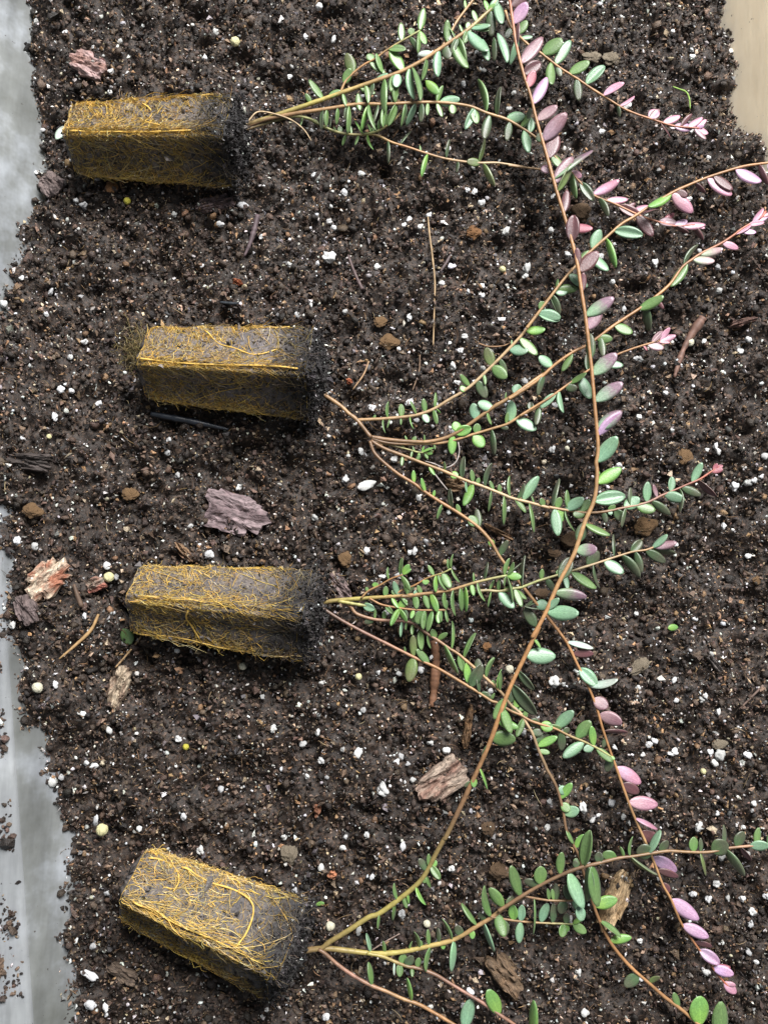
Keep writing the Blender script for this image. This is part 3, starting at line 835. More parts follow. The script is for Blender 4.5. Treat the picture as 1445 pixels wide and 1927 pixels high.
LV('1c', 'A', '885 590 1010 600 60 b;870 605 905 520 30 g;970 600 970 685 45 g;350 655 370 795 25 g;280 665 285 745 22 g;210 665 215 760 25 g;180 665 175 780 28 d;470 655 495 795 22 g;465 650 440 790 20 y;570 640 540 770 30 g;625 640 580 760 35 g;690 640 650 750 30 d;745 635 715 760 28 b;775 640 775 735 35 d;820 630 815 695 25 g;870 640 905 705 32 g;690 650 690 760 14 g;1085 640 1115 745 55 g;1090 690 1045 778 45 b;1180 655 1160 490 22 g;1250 680 1250 525 28 d;1195 695 1155 845 55 d;1290 715 1402 700 65 b;1310 745 1295 850 45 d;1395 760 1440 655 35 d;1405 785 1430 915 50 b;1440 800 1445 710 35 b;330 650 320 720 22 d;520 640 470 740 20 d;600 620 640 560 26 g;430 630 400 560 24 d')
LV('1c', 'B', '225 620 262 550 30 g;260 660 262 590 40 b;235 650 250 755 45 b')
LV('1c', 'C', '410 265 485 370 50 d;485 335 625 265 55 p;560 360 675 360 45 p;510 355 580 455 25 d;615 400 745 460 55 m;705 430 785 405 45 p;705 475 810 565 60 m;740 455 845 415 20 m;835 495 945 495 52 a;870 480 930 440 34 r;925 500 1000 480 45 l;970 515 1100 500 45 p;1030 510 1098 520 24 p;930 520 1000 560 14 m;1020 520 1090 585 14 m;365 220 420 240 40 p;260 120 305 185 50 g;355 220 360 348 22 g;660 420 715 385 26 m')
LV('1d', 'A', '325 810 310 880 14 g;400 818 378 875 18 g;460 815 470 915 20 y;580 850 560 980 18 d;655 860 690 770 22 d;825 935 800 1065 22 y;935 955 965 845 18 d;990 970 1000 1045 18 d;1135 985 1055 975 48 o;1130 985 1200 850 22 o;1145 985 1190 1120 26 o;175 760 195 690 18 g;260 795 250 765 14 g;355 808 345 745 18 g;425 812 400 715 20 y;490 812 470 740 18 g;110 720 160 745 22 g;290 800 292 762 30 g;780 920 770 880 12 g;230 785 215 700 16 d;60 712 45 760 14 g')
LV('1d', 'B', '310 845 365 838 45 p')
LV('1e', 'A', '520 790 530 720 18 g;560 765 575 690 20 g;610 730 600 660 18 d;650 690 700 670 16 g;480 800 500 740 16 g')
LV('1f', 'B', '318 265 415 190 72 g;385 318 460 200 52 b;355 310 360 428 48 g;455 370 552 305 55 g;535 425 628 325 55 b;620 475 725 410 40 p;705 530 778 485 24 p;845 590 897 550 52 p;925 610 1005 575 40 p;975 628 1072 632 50 l;1040 635 1115 590 36 p;1085 638 1135 595 25 p;1080 640 1145 665 40 p;1080 640 1135 690 30 a;905 610 975 670 22 m;1010 630 1060 570 24 m;690 525 705 585 14 d;485 390 500 500 40 d;390 330 410 380 30 d;850 590 905 545 30 m;1085 640 1125 625 20 l')
LV('1f', 'A', '1380 215 1350 380 35 b;1365 195 1415 120 55 g;1385 215 1450 218 32 b;1340 160 1290 230 40 d')
# plant 4: long vine and the rest
ST('4v', '4', [('O', '545 1796 585 1788 606 1784'), ('K', '195 700 310 630 440 545 500 525 620 440 740 340 800 260 850 160 900 70 940 0'), ('I', '230 850 330 580 400 400 500 190 590 0'), ('G', '150 1020 220 890 290 730 370 580 400 500 440 380 490 260 505 120 500 60'), ('E', '510 850 490 600 470 380 440 130 420 0'), ('C', '400 740 370 610 320 440 280 310 230 130'), ('B', '290 600 260 480 225 370 190 230 170 100 155 0 140 -60 120 -160')], (6, 9, 14, 20, 22, 22, 22, 21, 20, 20, 20), (1.05, 1.0, .9, .85, .8, .75, .65, .55), ('brown', 'yellow', 'brown', 'orange', 'orange', 'tan', 'orange', 'orange', 'orange', 'orange', 'red'))
ST('4a', '4', [('O', '556 1792 590 1786'), ('K', '200 740 330 755 480 770 600 765 720 745 830 720 950 690 1030 650 1100 605 1200 545 1300 470 1400 410'), ('L', '100 410 200 345 300 285 400 235 500 195 600 170 700 145 780 135 870 120 950 110 1050 115 1150 115 1250 95 1350 85 1445 80 1540 70')], (6, 8, 11, 14, 17, 16, 14), (1.15, .95, .8, .7, .55, .5), ('brown', 'yellow', 'tan', 'brown', 'brown', 'tan', 'pinkbrown'))
ST('4b', '4', [('L', '220 330 250 340 340 355 420 358 490 355')], (14, 12, 12), (.5, .35), ('brown', 'tan'))
ST('4c', '4', [('L', '60 438 110 447 200 460 300 468 400 472 470 475')], (12, 10, 10), (.5, .35), ('brown', 'tan', 'green'))
ST('4d', '4', [('K', '430 770 520 787 600 820 680 850 740 860 850 900 950 960 1050 1020 1150 1080 1250 1150 1340 1210 1420 1275 1480 1330')], (9, 8, 9, 10, 10), (.7, .7, .65, .6), ('yellow', 'brown', 'pinkbrown', 'pinkbrown', 'orange'))
ST('4e', '4', [('K', '130 745 170 770 250 840 350 910 450 965 550 1005 650 1050 750 1085 850 1140 950 1200 1030 1245 1110 1290')], (8, 8, 8, 8, 9), (.75, .75, .7, .65), ('brown', 'pinkbrown', 'tan', 'orange', 'tan'))
LV('4v', 'K', '620 440 590 335 18 g;600 465 615 570 22 g;655 425 675 490 28 g;685 400 700 460 15 y;735 360 770 475 18 y;515 530 508 620 14 g;800 255 752 185 42 d;815 230 812 155 25 g;830 230 860 200 40 y;830 230 880 310 42 g;780 290 785 335 30 g;800 290 840 360 22 g')
LV('4v', 'I', '130 1020 150 1090 40 y;130 1040 85 1084 30 d;195 945 278 1084 16 y;250 790 210 900 30 d;265 755 430 760 100 g;320 640 450 685 55 y;510 195 700 200 100 b;560 75 605 145 20 y;445 295 555 430 45 d;430 395 568 600 75 d;330 470 285 625 60 g;390 560 405 720 60 g')
LV('4v', 'G', '235 885 405 890 75 b;285 785 445 795 60 q;310 715 360 580 65 d;385 545 505 535 65 q;405 505 445 385 60 d;440 400 578 452 40 g;490 270 660 240 75 b;505 175 637 88 65 y;225 860 295 805 36 b')
LV('4v', 'E', '505 940 615 795 75 b;510 795 640 665 55 l;510 750 640 650 70 q;497 600 645 495 70 q;480 455 612 335 75 q;475 370 465 225 45 d;455 205 525 80 70 a;440 130 595 25 70 q;505 975 520 1000 12 y')
LV('4v', 'C', '425 870 430 770 40 m;400 770 510 650 75 m;390 740 395 630 40 m;370 600 375 450 72 m;345 520 480 520 55 r;320 440 340 320 48 m;280 280 375 130 70 a;280 250 435 38 50 q;280 320 370 170 35 o')
LV('4v', 'B', '350 785 385 660 75 m;320 700 440 562 70 a;285 600 392 525 55 a;272 520 340 380 55 l;240 435 280 350 45 r;225 370 310 310 60 m;215 315 318 182 65 a;175 120 240 10 65 l;170 30 240 -10 50 m;190 230 175 110 20 m;320 700 298 665 45 d')
LV('4a', 'K', '460 765 450 645 20 b;530 765 525 695 22 g;740 735 738 625 25 g;755 735 762 690 22 g;820 715 815 625 24 g;865 700 858 615 24 d;950 680 900 550 18 g;1000 655 985 597 48 d;890 695 900 745 26 y;975 690 990 880 38 b;1105 590 1030 450 22 g;1200 535 1115 355 42 g;1270 485 1185 370 60 g;1160 570 1115 520 35 d;1070 620 1080 680 32 y;1150 590 1172 768 28 b;1240 535 1275 665 62 g;1380 415 1320 230 60 g;1285 475 1335 415 40 d;825 730 770 865 30 g;690 750 700 690 14 g')
LV('4a', 'L', '300 290 228 260 40 d;315 280 310 188 60 g;405 230 412 113 42 g;495 200 480 158 28 d;525 190 552 10 45 g;600 168 600 115 38 d;690 150 618 125 50 g;450 222 525 395 60 b;500 380 515 460 45 b;565 190 600 388 60 g;550 200 545 360 30 d;755 135 750 35 22 g;870 120 788 110 70 d;845 110 885 5 22 b;905 115 945 60 40 d;755 140 885 235 15 o;1070 115 1075 40 45 g;1110 110 1108 45 22 d;1160 115 1245 75 85 d;1105 118 1160 225 22 o;1230 105 1310 245 30 d;1285 95 1325 15 52 d;1220 95 1225 -20 30 d;1345 85 1450 85 48 b;1385 82 1400 -5 35 g;1305 95 1360 160 20 m;720 140 705 90 14 g;1450 80 1480 10 40 d')
LV('4b', 'L', '350 355 345 298 18 g;378 357 368 300 20 g;390 357 385 272 30 d;455 355 430 280 35 d;430 358 410 425 48 d;275 345 318 520 12 g;470 355 520 420 34 b')
LV('4c', 'L', '175 458 170 378 42 y;210 460 218 380 36 b;210 462 205 570 40 b;115 448 130 535 50 d;310 470 345 372 44 b;365 470 375 372 32 d;430 472 415 540 40 g;425 472 450 510 30 y;475 475 538 518 40 g;440 472 440 420 30 d;470 474 520 440 22 y')
LV('4d', 'K', '640 830 660 775 45 g;670 845 710 785 50 d;735 858 750 798 35 g;625 835 632 915 38 g;710 858 708 915 22 g;1250 1145 1175 995 75 y;1440 1290 1430 1075 34 y;600 822 608 905 12 w')
LV('4e', 'K', '460 965 465 832 28 g;700 1065 660 935 25 y;1030 1245 1075 1055 75 b')
# plant 2
ST('2n', '2', [('O', '580 722 606 740'), ('D', '0 905 60 960 110 1000 200 1112')], (7, 8, 8), (.85, .8), ('brown', 'tan', 'brown'))
ST('2a', '2', [('D', '95 1000 200 995 300 990 480 970 600 930 700 870 830 790 960 670 1080 550 1190 430 1290 290 1400 150'), ('C', '120 1070 220 940 310 820 380 740 470 650 560 570 640 500 700 465 800 400 915 330 1000 290 1110 245 1250 200 1330 180 1445 165 1560 150')], (7, 8, 11, 14, 15, 15, 14, 14), (.7, .65, .6, .6, .5), ('tan', 'pale', 'tan', 'tan', 'orange', 'orange'))
ST('2b', '2', [('D', '195 1108 330 1128 450 1138 560 1140 680 1115 780 1065 900 980 1000 910 1060 875 1170 810 1280 740 1345 680'), ('E', '20 585 170 490 270 400 370 330 450 290 520 240 600 180 730 95 800 45'), ('C', '900 835 970 740 1020 700 1080 660 1180 610 1250 565 1310 520 1400 470 1430 430')], (7, 8, 11, 14, 15, 13, 12, 13), (.8, .75, .65, .6, .45), ('brown', 'tan', 'tan', 'orange', 'orange', 'red'))
ST('2c', '2', [('D', '200 1118 330 1150 560 1153 700 1140 850 1095 1000 1050 1090 1020 1200 950 1320 890'), ('E', '80 680 160 630 250 575 340 510 440 440 470 420 540 390 610 345 700 310 780 285 850 265')], (7, 7, 9, 11, 12, 11, 12), (.6, .55, .5, .4), ('brown', 'tan', 'tan', 'orange', 'orange'))
ST('2d', '2', [('F', '140 175 170 200 250 240 370 285 500 335 620 380 700 415 800 455 900 490 1000 530 1100 570 1200 595 1350 635'), ('G', '240 305 330 320 440 335 540 330 640 310 740 290 800 270 860 240 920 215 1000 180 1070 150 1130 110 1170 85')], (7, 8, 9, 10, 10, 9, 10), (.7, .65, .55, .4), ('brown', 'tan', 'pale', 'tan', 'pinkbrown', 'red'))
ST('2e', '2', [('F', '150 180 300 215 400 240 450 255 520 262')], (7, 6, 7), (.45, .35), ('brown', 'green'))
ST('2f', '2', [('F', '130 180 160 260 240 340 330 410 430 470 510 530 600 590 700 650 790 710 870 770 950 860 1000 950 1050 1020'), ('G', '80 720 160 820 230 905 330 1035 370 1110'), ('I', '780 100 850 250 920 390 980 540 1020 680 1070 830 1110 940'), ('J', '560 270 600 380 650 500 700 610 750 730 800 860 850 950 910 1090'), ('L', '1060 545 1120 630 1180 710 1230 770 1275 805')], (7, 8, 8, 8, 9, 10, 11, 12, 11, 11), (.7, .7, .6, .55, .5, .4), ('brown', 'orange', 'tan', 'orange', 'orange', 'orange', 'tan', 'orange', 'red'))
LV('2a', 'D', '310 988 295 885 20 g;400 980 395 895 38 g;495 965 475 870 18 g;555 945 540 860 35 g;610 925 640 825 20 g;618 920 612 870 15 g;220 992 228 965 18 g;275 993 275 1085 10 g;320 990 320 1050 8 g;390 982 395 1030 15 g;450 975 460 1060 10 y;540 955 570 1015 45 b;595 935 625 1025 28 g;620 925 645 960 12 y;835 785 775 705 38 g;815 800 775 790 44 y;880 745 945 855 62 d;930 700 940 770 22 g;985 645 945 530 65 o;980 655 1075 725 72 g;1030 600 1075 700 38 d;1090 545 1215 545 70 b;1165 460 1275 575 65 g;1195 420 1325 415 58 y;1280 310 1420 350 68 b;1365 205 1415 315 35 d;1295 285 1300 230 32 g;1395 170 1470 165 55 b;1110 510 1110 480 14 g;1400 150 1395 80 16 g')
LV('2a', 'C', '190 990 305 1015 58 b;282 860 400 855 48 g;260 885 295 1000 30 d;200 965 210 925 28 g;350 770 455 840 55 b;405 715 460 645 40 g;475 640 525 530 60 b;605 540 755 560 62 b;470 660 568 750 60 b;550 580 585 740 18 y;915 328 785 415 48 y;912 335 1030 435 68 p;945 320 1000 345 40 m;1112 248 1248 335 70 p;1150 235 1250 310 56 m;1260 200 1400 275 72 l;1390 172 1420 280 18 m;1040 275 1090 340 14 m;1445 165 1500 240 50 l')
LV('2b', 'D', '765 1075 740 1010 58 y;745 1090 848 1050 65 y;735 1095 725 1220 52 y;880 995 860 890 62 b;985 920 890 890 65 b;960 940 975 1030 22 g;1130 830 1155 768 60 b;1070 870 1080 820 12 g;1375 650 1288 585 65 b;1320 700 1285 840 40 d;1315 715 1310 660 20 g;430 1135 420 1100 14 g;470 1140 490 1105 26 g;545 1140 545 1095 12 g')
LV('2b', 'E', '602 180 700 220 58 g;497 255 590 255 48 g;735 95 870 25 55 g;770 65 770 215 35 d;520 250 540 355 38 d;375 335 310 430 35 g;820 35 870 90 24 m')
LV('2b', 'C', '1005 715 908 850 50 g;985 725 1030 615 25 d;1028 695 1150 700 50 k;1072 665 1195 640 45 k;1197 600 1280 635 38 p;1258 560 1352 500 28 p;1285 540 1378 545 36 l;1335 510 1422 490 32 p;1350 495 1415 412 28 p;1365 490 1445 450 38 l;1410 460 1450 440 24 r')
LV('2c', 'D', '870 1095 930 1170 75 y;885 1085 890 1022 48 g;980 1060 975 1225 28 d;1100 1010 1110 875 62 b;1070 1025 1085 950 25 g;1040 1040 1090 1055 30 d;1140 990 1268 1060 72 b;1290 905 1268 1035 42 d;1395 835 1295 920 48 b;1235 930 1230 880 40 d;1425 815 1435 955 40 b;610 1150 615 1190 14 g')
LV('2c', 'E', '415 455 470 580 62 b;350 505 445 440 30 g;330 520 395 530 45 d;450 435 448 335 28 d;540 390 648 400 45 b;785 285 872 305 48 a;830 270 935 240 42 p;800 280 865 212 32 a;845 265 905 195 30 p;840 268 905 275 22 r;760 290 780 320 12 r')
LV('2d', 'F', '360 285 345 350 25 g;445 310 470 270 20 g;670 400 730 415 50 y;755 435 765 285 35 d;835 465 820 375 30 g;920 490 930 330 35 d;855 475 872 430 28 g;830 468 768 622 55 y;790 450 790 540 18 b;970 515 945 450 25 g;1010 530 1010 475 30 g;1090 560 1070 420 22 g;950 515 970 660 24 g;1045 555 1085 740 32 g;1120 575 1190 665 35 g;1170 585 1280 422 65 b;1220 600 1290 780 28 g;1240 600 1240 550 14 g;1315 630 1290 570 38 g;1365 635 1365 430 22 d;535 350 570 415 25 y;640 390 640 320 16 g;1130 580 1190 480 26 d')
LV('2d', 'G', '285 310 302 250 40 g;300 325 305 385 66 y;265 315 290 460 55 b;328 320 432 255 55 b;350 322 345 210 32 g;440 338 375 345 48 g;420 330 465 262 40 g;335 325 360 445 16 g;565 328 605 295 30 g;600 318 650 380 50 d;660 308 655 415 25 d;648 315 735 255 62 b;695 300 693 197 30 d;775 275 785 165 48 b;722 292 825 320 58 g;805 270 905 350 38 d;835 250 815 180 25 a;905 222 918 137 40 b;872 238 985 265 55 b;970 195 1075 240 45 d;1025 170 1080 62 42 b;1055 160 1155 245 20 m;1130 110 1195 95 30 r;1140 105 1165 65 22 r;1150 100 1195 75 22 r;540 330 555 390 30 d;960 200 980 330 12 d;560 328 590 340 26 b')
LV('2e', 'F', '470 258 460 310 20 y;490 262 560 225 18 y;500 262 555 265 28 y;500 265 525 300 22 g;435 252 420 215 14 g;480 260 500 215 14 y;420 245 410 295 16 g;515 262 560 245 18 g;365 232 345 200 12 g')
LV('2f', 'F', '430 465 428 380 30 y;510 525 485 432 28 y;565 560 570 515 20 y;620 600 600 715 22 g;690 640 670 505 28 d;740 670 720 610 30 g;865 760 805 690 66 g;870 765 855 640 48 d;890 790 915 830 16 g;945 850 970 895 40 y;1005 965 1065 855 45 d;600 590 580 560 12 g')
LV('2f', 'G', '150 805 105 855 10 d;165 825 235 850 55 b;200 870 105 855 4 d;335 1045 485 1050 28 w;370 1110 485 1110 45 m')
LV('2f', 'H', '1370 340 1305 365 8 d;1375 480 1305 365 60 d')
LV('2f', 'I', '860 275 985 395 80 b;920 395 1130 388 42 w;960 490 1060 545 80 a;1000 600 1155 650 85 a;1030 715 1195 740 35 m;1040 760 1025 820 30 d;1080 880 1050 985 50 d')
LV('2f', 'J', '512 140 670 240 75 p;550 240 655 300 65 m;592 355 770 370 75 p;625 450 775 490 20 p;665 540 770 600 75 m;735 690 885 780 75 l;770 770 895 815 45 m;800 840 840 910 45 m;845 945 1013 1070 78 l')
LV('2f', 'L', '1018 475 1147 540 52 l;1070 560 1165 590 30 m;1105 605 1203 672 50 l;1165 690 1272 725 45 l;1165 690 1258 690 28 r;1222 760 1285 820 42 p;1230 765 1282 780 22 p')
# plant 3
ST('3a', '3', [('O', '578 1141 598 1136'), ('H', '170 320 300 310 450 300 600 290 750 275 850 260 920 240 1000 215 1100 190 1200 170')], (6, 8, 11, 13, 14), (.95, .8, .65, .5), ('brown', 'yellow', 'tan', 'tan', 'green'))
ST('3b', '3', [('H', '560 296 700 290 850 272 1000 265 1080 260 1150 265 1230 250 1290 240 1380 205'), ('G', '180 710 280 680 350 660 430 635 510 610 600 580 700 550 770 540 815 525')], (11, 11, 12, 13, 12, 11), (.65, .6, .5, .4), ('tan', 'pale', 'green', 'pale', 'tan'))
ST('3c', '3', [('H', '320 308 360 265 430 230 500 190 570 165')], (9, 11, 13), (.42, .35), ('tan', 'orange'))
ST('3d', '3', [('H', '520 295 560 262 640 230 720 185 810 155 865 128')], (10, 12, 14), (.42, .35), ('tan', 'orange', 'green'))
ST('3e', '3', [('H', '370 308 440 345 540 365 650 378 750 380 830 378')], (10, 11, 12), (.45, .38), ('orange', 'orange', 'tan'))
ST('3f', '3', [('H', '120 325 200 328 255 355 290 400 400 435 500 442 620 455 700 510 780 560 850 610 900 640 960 690 1040 760 1100 815'), ('I', '270 380 340 450 400 530 460 580 510 660 550 730 590 840 640 950'), ('J', '90 150 150 260 190 400 210 520 250 610 290 690 320 800 350 900 380 990'), ('L', '600 450 660 570 750 680 850 770 930 840 1010 900 1080 960 1150 1020 1210 1075')], (7, 7, 8, 9, 10, 10, 9, 8, 8, 9, 10), (.75, .6, .6, .6, .6, .7, .7), ('tan', 'pinkbrown', 'tan', 'pale', 'brown', 'brown', 'orange', 'orange', 'tan'))
ST('3g', '3', [('O', '590 1142 600 1140'), ('H', '90 370 200 440 330 510 450 570 560 625 650 670 780 730 900 800 1000 860 1110 930'), ('I', '300 510 400 570 470 600 530 635 600 660 700 690 800 740 900 780 980 820 1080 880')], (6, 7, 8, 9, 11, 12), (.7, .65, .55, .45), ('dark', 'pinkbrown', 'orange', 'tan', 'orange', 'green'))
ST('3h', '3', [('H', '180 325 240 335 330 350 380 352')], (8, 8), (.75, .6), ('yellow', 'green'))
LV('3c', 'H', '565 165 610 105 35 y;560 165 565 65 22 g;490 195 478 120 14 g;560 172 610 260 30 g;410 240 405 212 35 y;355 270 350 240 20 g;575 165 620 130 20 y')
LV('3d', 'H', '760 170 725 108 25 g;710 190 710 225 38 y;805 155 858 245 50 g;850 135 845 70 20 g;865 128 870 40 14 g;865 130 910 215 14 g;770 175 772 270 28 y;790 165 830 260 22 g;640 230 610 280 22 d')
LV('3a', 'H', '465 300 470 235 30 g;545 295 515 205 35 b;530 295 505 260 24 g;600 290 580 190 28 g;640 290 655 372 38 g;690 283 660 230 28 g;655 290 650 258 35 b;740 278 780 390 40 y;700 285 730 370 35 g;830 265 825 370 25 g;885 255 860 410 22 g;915 245 955 380 35 g;985 222 1000 292 28 y;1005 215 1010 155 14 g;1065 198 1060 90 15 d;1030 208 1045 330 20 g;1190 172 1210 65 28 g;1205 172 1285 178 45 y;1195 170 1250 95 22 g;1195 172 1180 235 14 g;1200 172 1240 330 16 g;1200 170 1300 120 12 d;500 300 545 370 24 y;560 292 600 350 20 g;950 232 930 390 20 y')
LV('3b', 'H', '1150 265 1240 368 60 b;1240 250 1290 358 40 g;1245 250 1320 310 28 g;1150 262 1150 195 18 g;1105 262 1100 365 14 g;1100 260 1125 200 18 g;1405 198 1415 132 30 g;1180 258 1240 240 30 y;960 266 990 215 34 d;1285 240 1300 50 10 d;860 272 890 350 18 g')
LV('3b', 'G', '195 705 205 645 24 g;225 697 268 765 35 d;330 665 345 755 30 b;455 628 515 548 65 d;362 655 502 748 48 g;485 617 510 750 18 d;543 600 650 665 60 b;605 578 615 455 22 d;640 568 742 685 38 d;712 548 745 665 35 d;690 552 752 487 48 d;808 528 888 452 30 b;815 525 940 495 40 a;772 540 880 608 48 d;805 530 935 590 30 d;295 675 290 650 25 g')
LV('3e', 'H', '540 360 595 320 42 y;550 368 497 472 32 y;540 365 595 450 28 y;690 380 655 460 55 g;710 380 690 495 35 g;785 380 785 460 35 y;805 378 805 450 18 g;752 380 700 495 30 g;835 378 850 450 18 g;470 352 510 400 28 g;580 370 600 430 22 d;640 378 620 430 24 y;830 378 835 320 22 g')
LV('3h', 'H', '335 350 400 375 45 b;380 352 360 380 34 y;340 350 360 335 26 g')
LV('3f', 'H', '395 435 340 455 38 d;400 435 405 370 16 g;455 440 460 385 24 g;570 450 570 540 16 b;590 450 590 500 14 g;630 460 625 530 22 g;680 495 685 620 38 g;865 615 875 445 22 g;775 555 748 495 38 g;785 560 840 520 32 g;820 590 860 770 24 g;935 665 1005 515 22 g;915 650 935 755 34 g;955 690 965 820 42 y;1020 740 1025 672 38 d;1080 795 1100 660 30 g;620 458 690 420 30 g;660 475 720 440 30 d;720 525 725 610 14 g')
LV('3f', 'I', '50 185 75 300 38 g;240 345 265 205 30 g;320 430 310 285 20 y;335 440 358 312 25 g;390 510 440 415 50 d;430 555 470 470 50 y;410 540 440 600 50 d;470 590 515 605 30 g;480 615 440 745 45 g;545 720 620 720 50 d;575 775 660 735 50 d;590 815 715 745 50 y;595 830 665 855 35 g;290 400 275 360 24 g;450 570 520 530 36 g')
LV('3f', 'J', '160 285 218 280 50 b;180 330 245 240 45 y;180 360 232 410 50 g;200 425 288 400 60 b;212 525 265 605 22 g;265 630 320 555 42 y;290 740 255 712 38 g')
LV('3f', 'L', '575 390 692 350 55 y;605 460 712 535 18 g;655 565 760 540 40 y;800 730 728 785 50 d;850 768 903 735 30 o;1000 890 975 818 32 g;1110 985 1105 840 90 y;1215 1080 1215 870 75 g')
LV('3g', 'H', '630 660 630 532 45 o;640 668 605 810 68 o;735 705 655 615 42 g;1040 880 1110 905 38 d;590 640 580 600 12 g')
LV('3g', 'I', '120 405 205 255 75 d;195 455 195 340 25 d;215 470 275 485 38 d;270 500 290 450 20 g;525 635 600 670 55 d;600 660 685 690 65 y;640 670 745 690 34 g;700 690 825 570 70 b;755 715 800 690 40 d;740 712 745 840 52 d;895 780 758 885 65 b;850 760 940 640 75 g;965 815 950 675 50 y;970 818 895 835 48 b;985 822 1090 915 50 g;1075 878 1105 900 22 y;480 605 520 560 28 g')

# ------------------------------------------------------------------ loose things on the soil
def place(o, px, py, lift=0.0, rot=None):
    h = float(HS(np.array([P(px, py, 0)[0]]), np.array([P(px, py, 0)[1]]))[0])
    q = P(px, py, h)
    h = max(H1(q[0], q[1]), h)
    o.location = (q[0], q[1], h + lift)
    if rot is not None: o.rotation_euler = rot
    return o
def lump_mesh(name, mat, base=(IV1, IF1), amp=0.25, freq=1.3, seed=0, amp2=0.0):
    V, F = base
    n = vnoise(V[:, 0] * freq + seed, V[:, 1] * freq + V[:, 2] * 1.7, 1.0, 1) * 0.6 + vnoise(V[:, 2] * freq * 1.3 + seed, V[:, 0] * freq, 1.0, 4) * 0.6
    n2 = vnoise(V[:, 0] * 5 + seed, V[:, 1] * 5 + V[:, 2] * 6, 1.0, 7)
    return mesh_np(name, V * (1 + amp * n + amp2 * n2)[:, None], F, None, True, mat)
PERL = [lump_mesh('perlite_shape', M_PERL, (IV2, IF2), 0.62, 1.7, i * 3.3, 0.2) for i in range(7)]
CLOD = [lump_mesh('clod_shape', M_CLOD, (IV3, IF3), 0.35, 1.6, i * 5.1, 0.22) for i in range(5)]
PRIL = [lump_mesh('prill_shape', M_PRILL, (IV3, IF3), 0.12, 1.2, i * 2.7, 0.09) for i in range(2)]
def tintit(o, c, c2):
    o.color = (*c, 1); o['second_tint'] = list(c2)
def in_plug(px, py):
    for x0, y0, x1, y1, w in ((120, 262, 465, 268, 100), (255, 684, 605, 708, 95), (235, 1127, 600, 1165, 95), (225, 1660, 585, 1805, 115)):
        t = max(0, min(1, ((px - x0) * (x1 - x0) + (py - y0) * (y1 - y0)) / ((x1 - x0) ** 2 + (y1 - y0) ** 2)))
        if math.hypot(px - x0 - t * (x1 - x0), py - y0 - t * (y1 - y0)) < w: return True
    return False
PG = 'white perlite grains on the soil'
def perlite(px, py, dx, dy, rot, label=None):
    o = link('perlite_grain', random.choice(PERL), None, label or 'small white perlite grain lying in the dark soil', 'perlite', PG)
    k = PX / 2
    o.scale = (dx * k, dy * k, min(dx, dy) * k * 0.8)
    place(o, px, py, min(dx, dy) * k * 0.35, (random.uniform(-.4, .4), random.uniform(-.4, .4), rot))
    g = random.uniform(0.62, 0.78)
    if label is None and random.random() < 0.25: g *= 0.68
    tintit(o, (g, g, g * random.uniform(0.96, 1.02)), (g * 0.45, g * 0.42, g * 0.36))
for px, py, dx, dy, r, lb in (
    (690, 913, 30, 16, 0.35, 'smooth white oval perlite grain, longest one, beside the mauve bark slab and forked stems'),
    (1040, 1283, 18, 21, 0.2, 'pitted white perlite grain beside the long vine, next to a yellow bead'),
    (720, 1485, 20, 24, 0.4, 'chunky white perlite grain beside the brown-pink bark wedge'),
    (618, 487, 24, 21, 0.1, 'large knobbly white perlite grain between the two upper plugs'),
    (672, 1415, 14, 22, -0.5, 'kidney-shaped white perlite grain above the chunky grain')):
    perlite(px, py, dx, dy, r, lb)
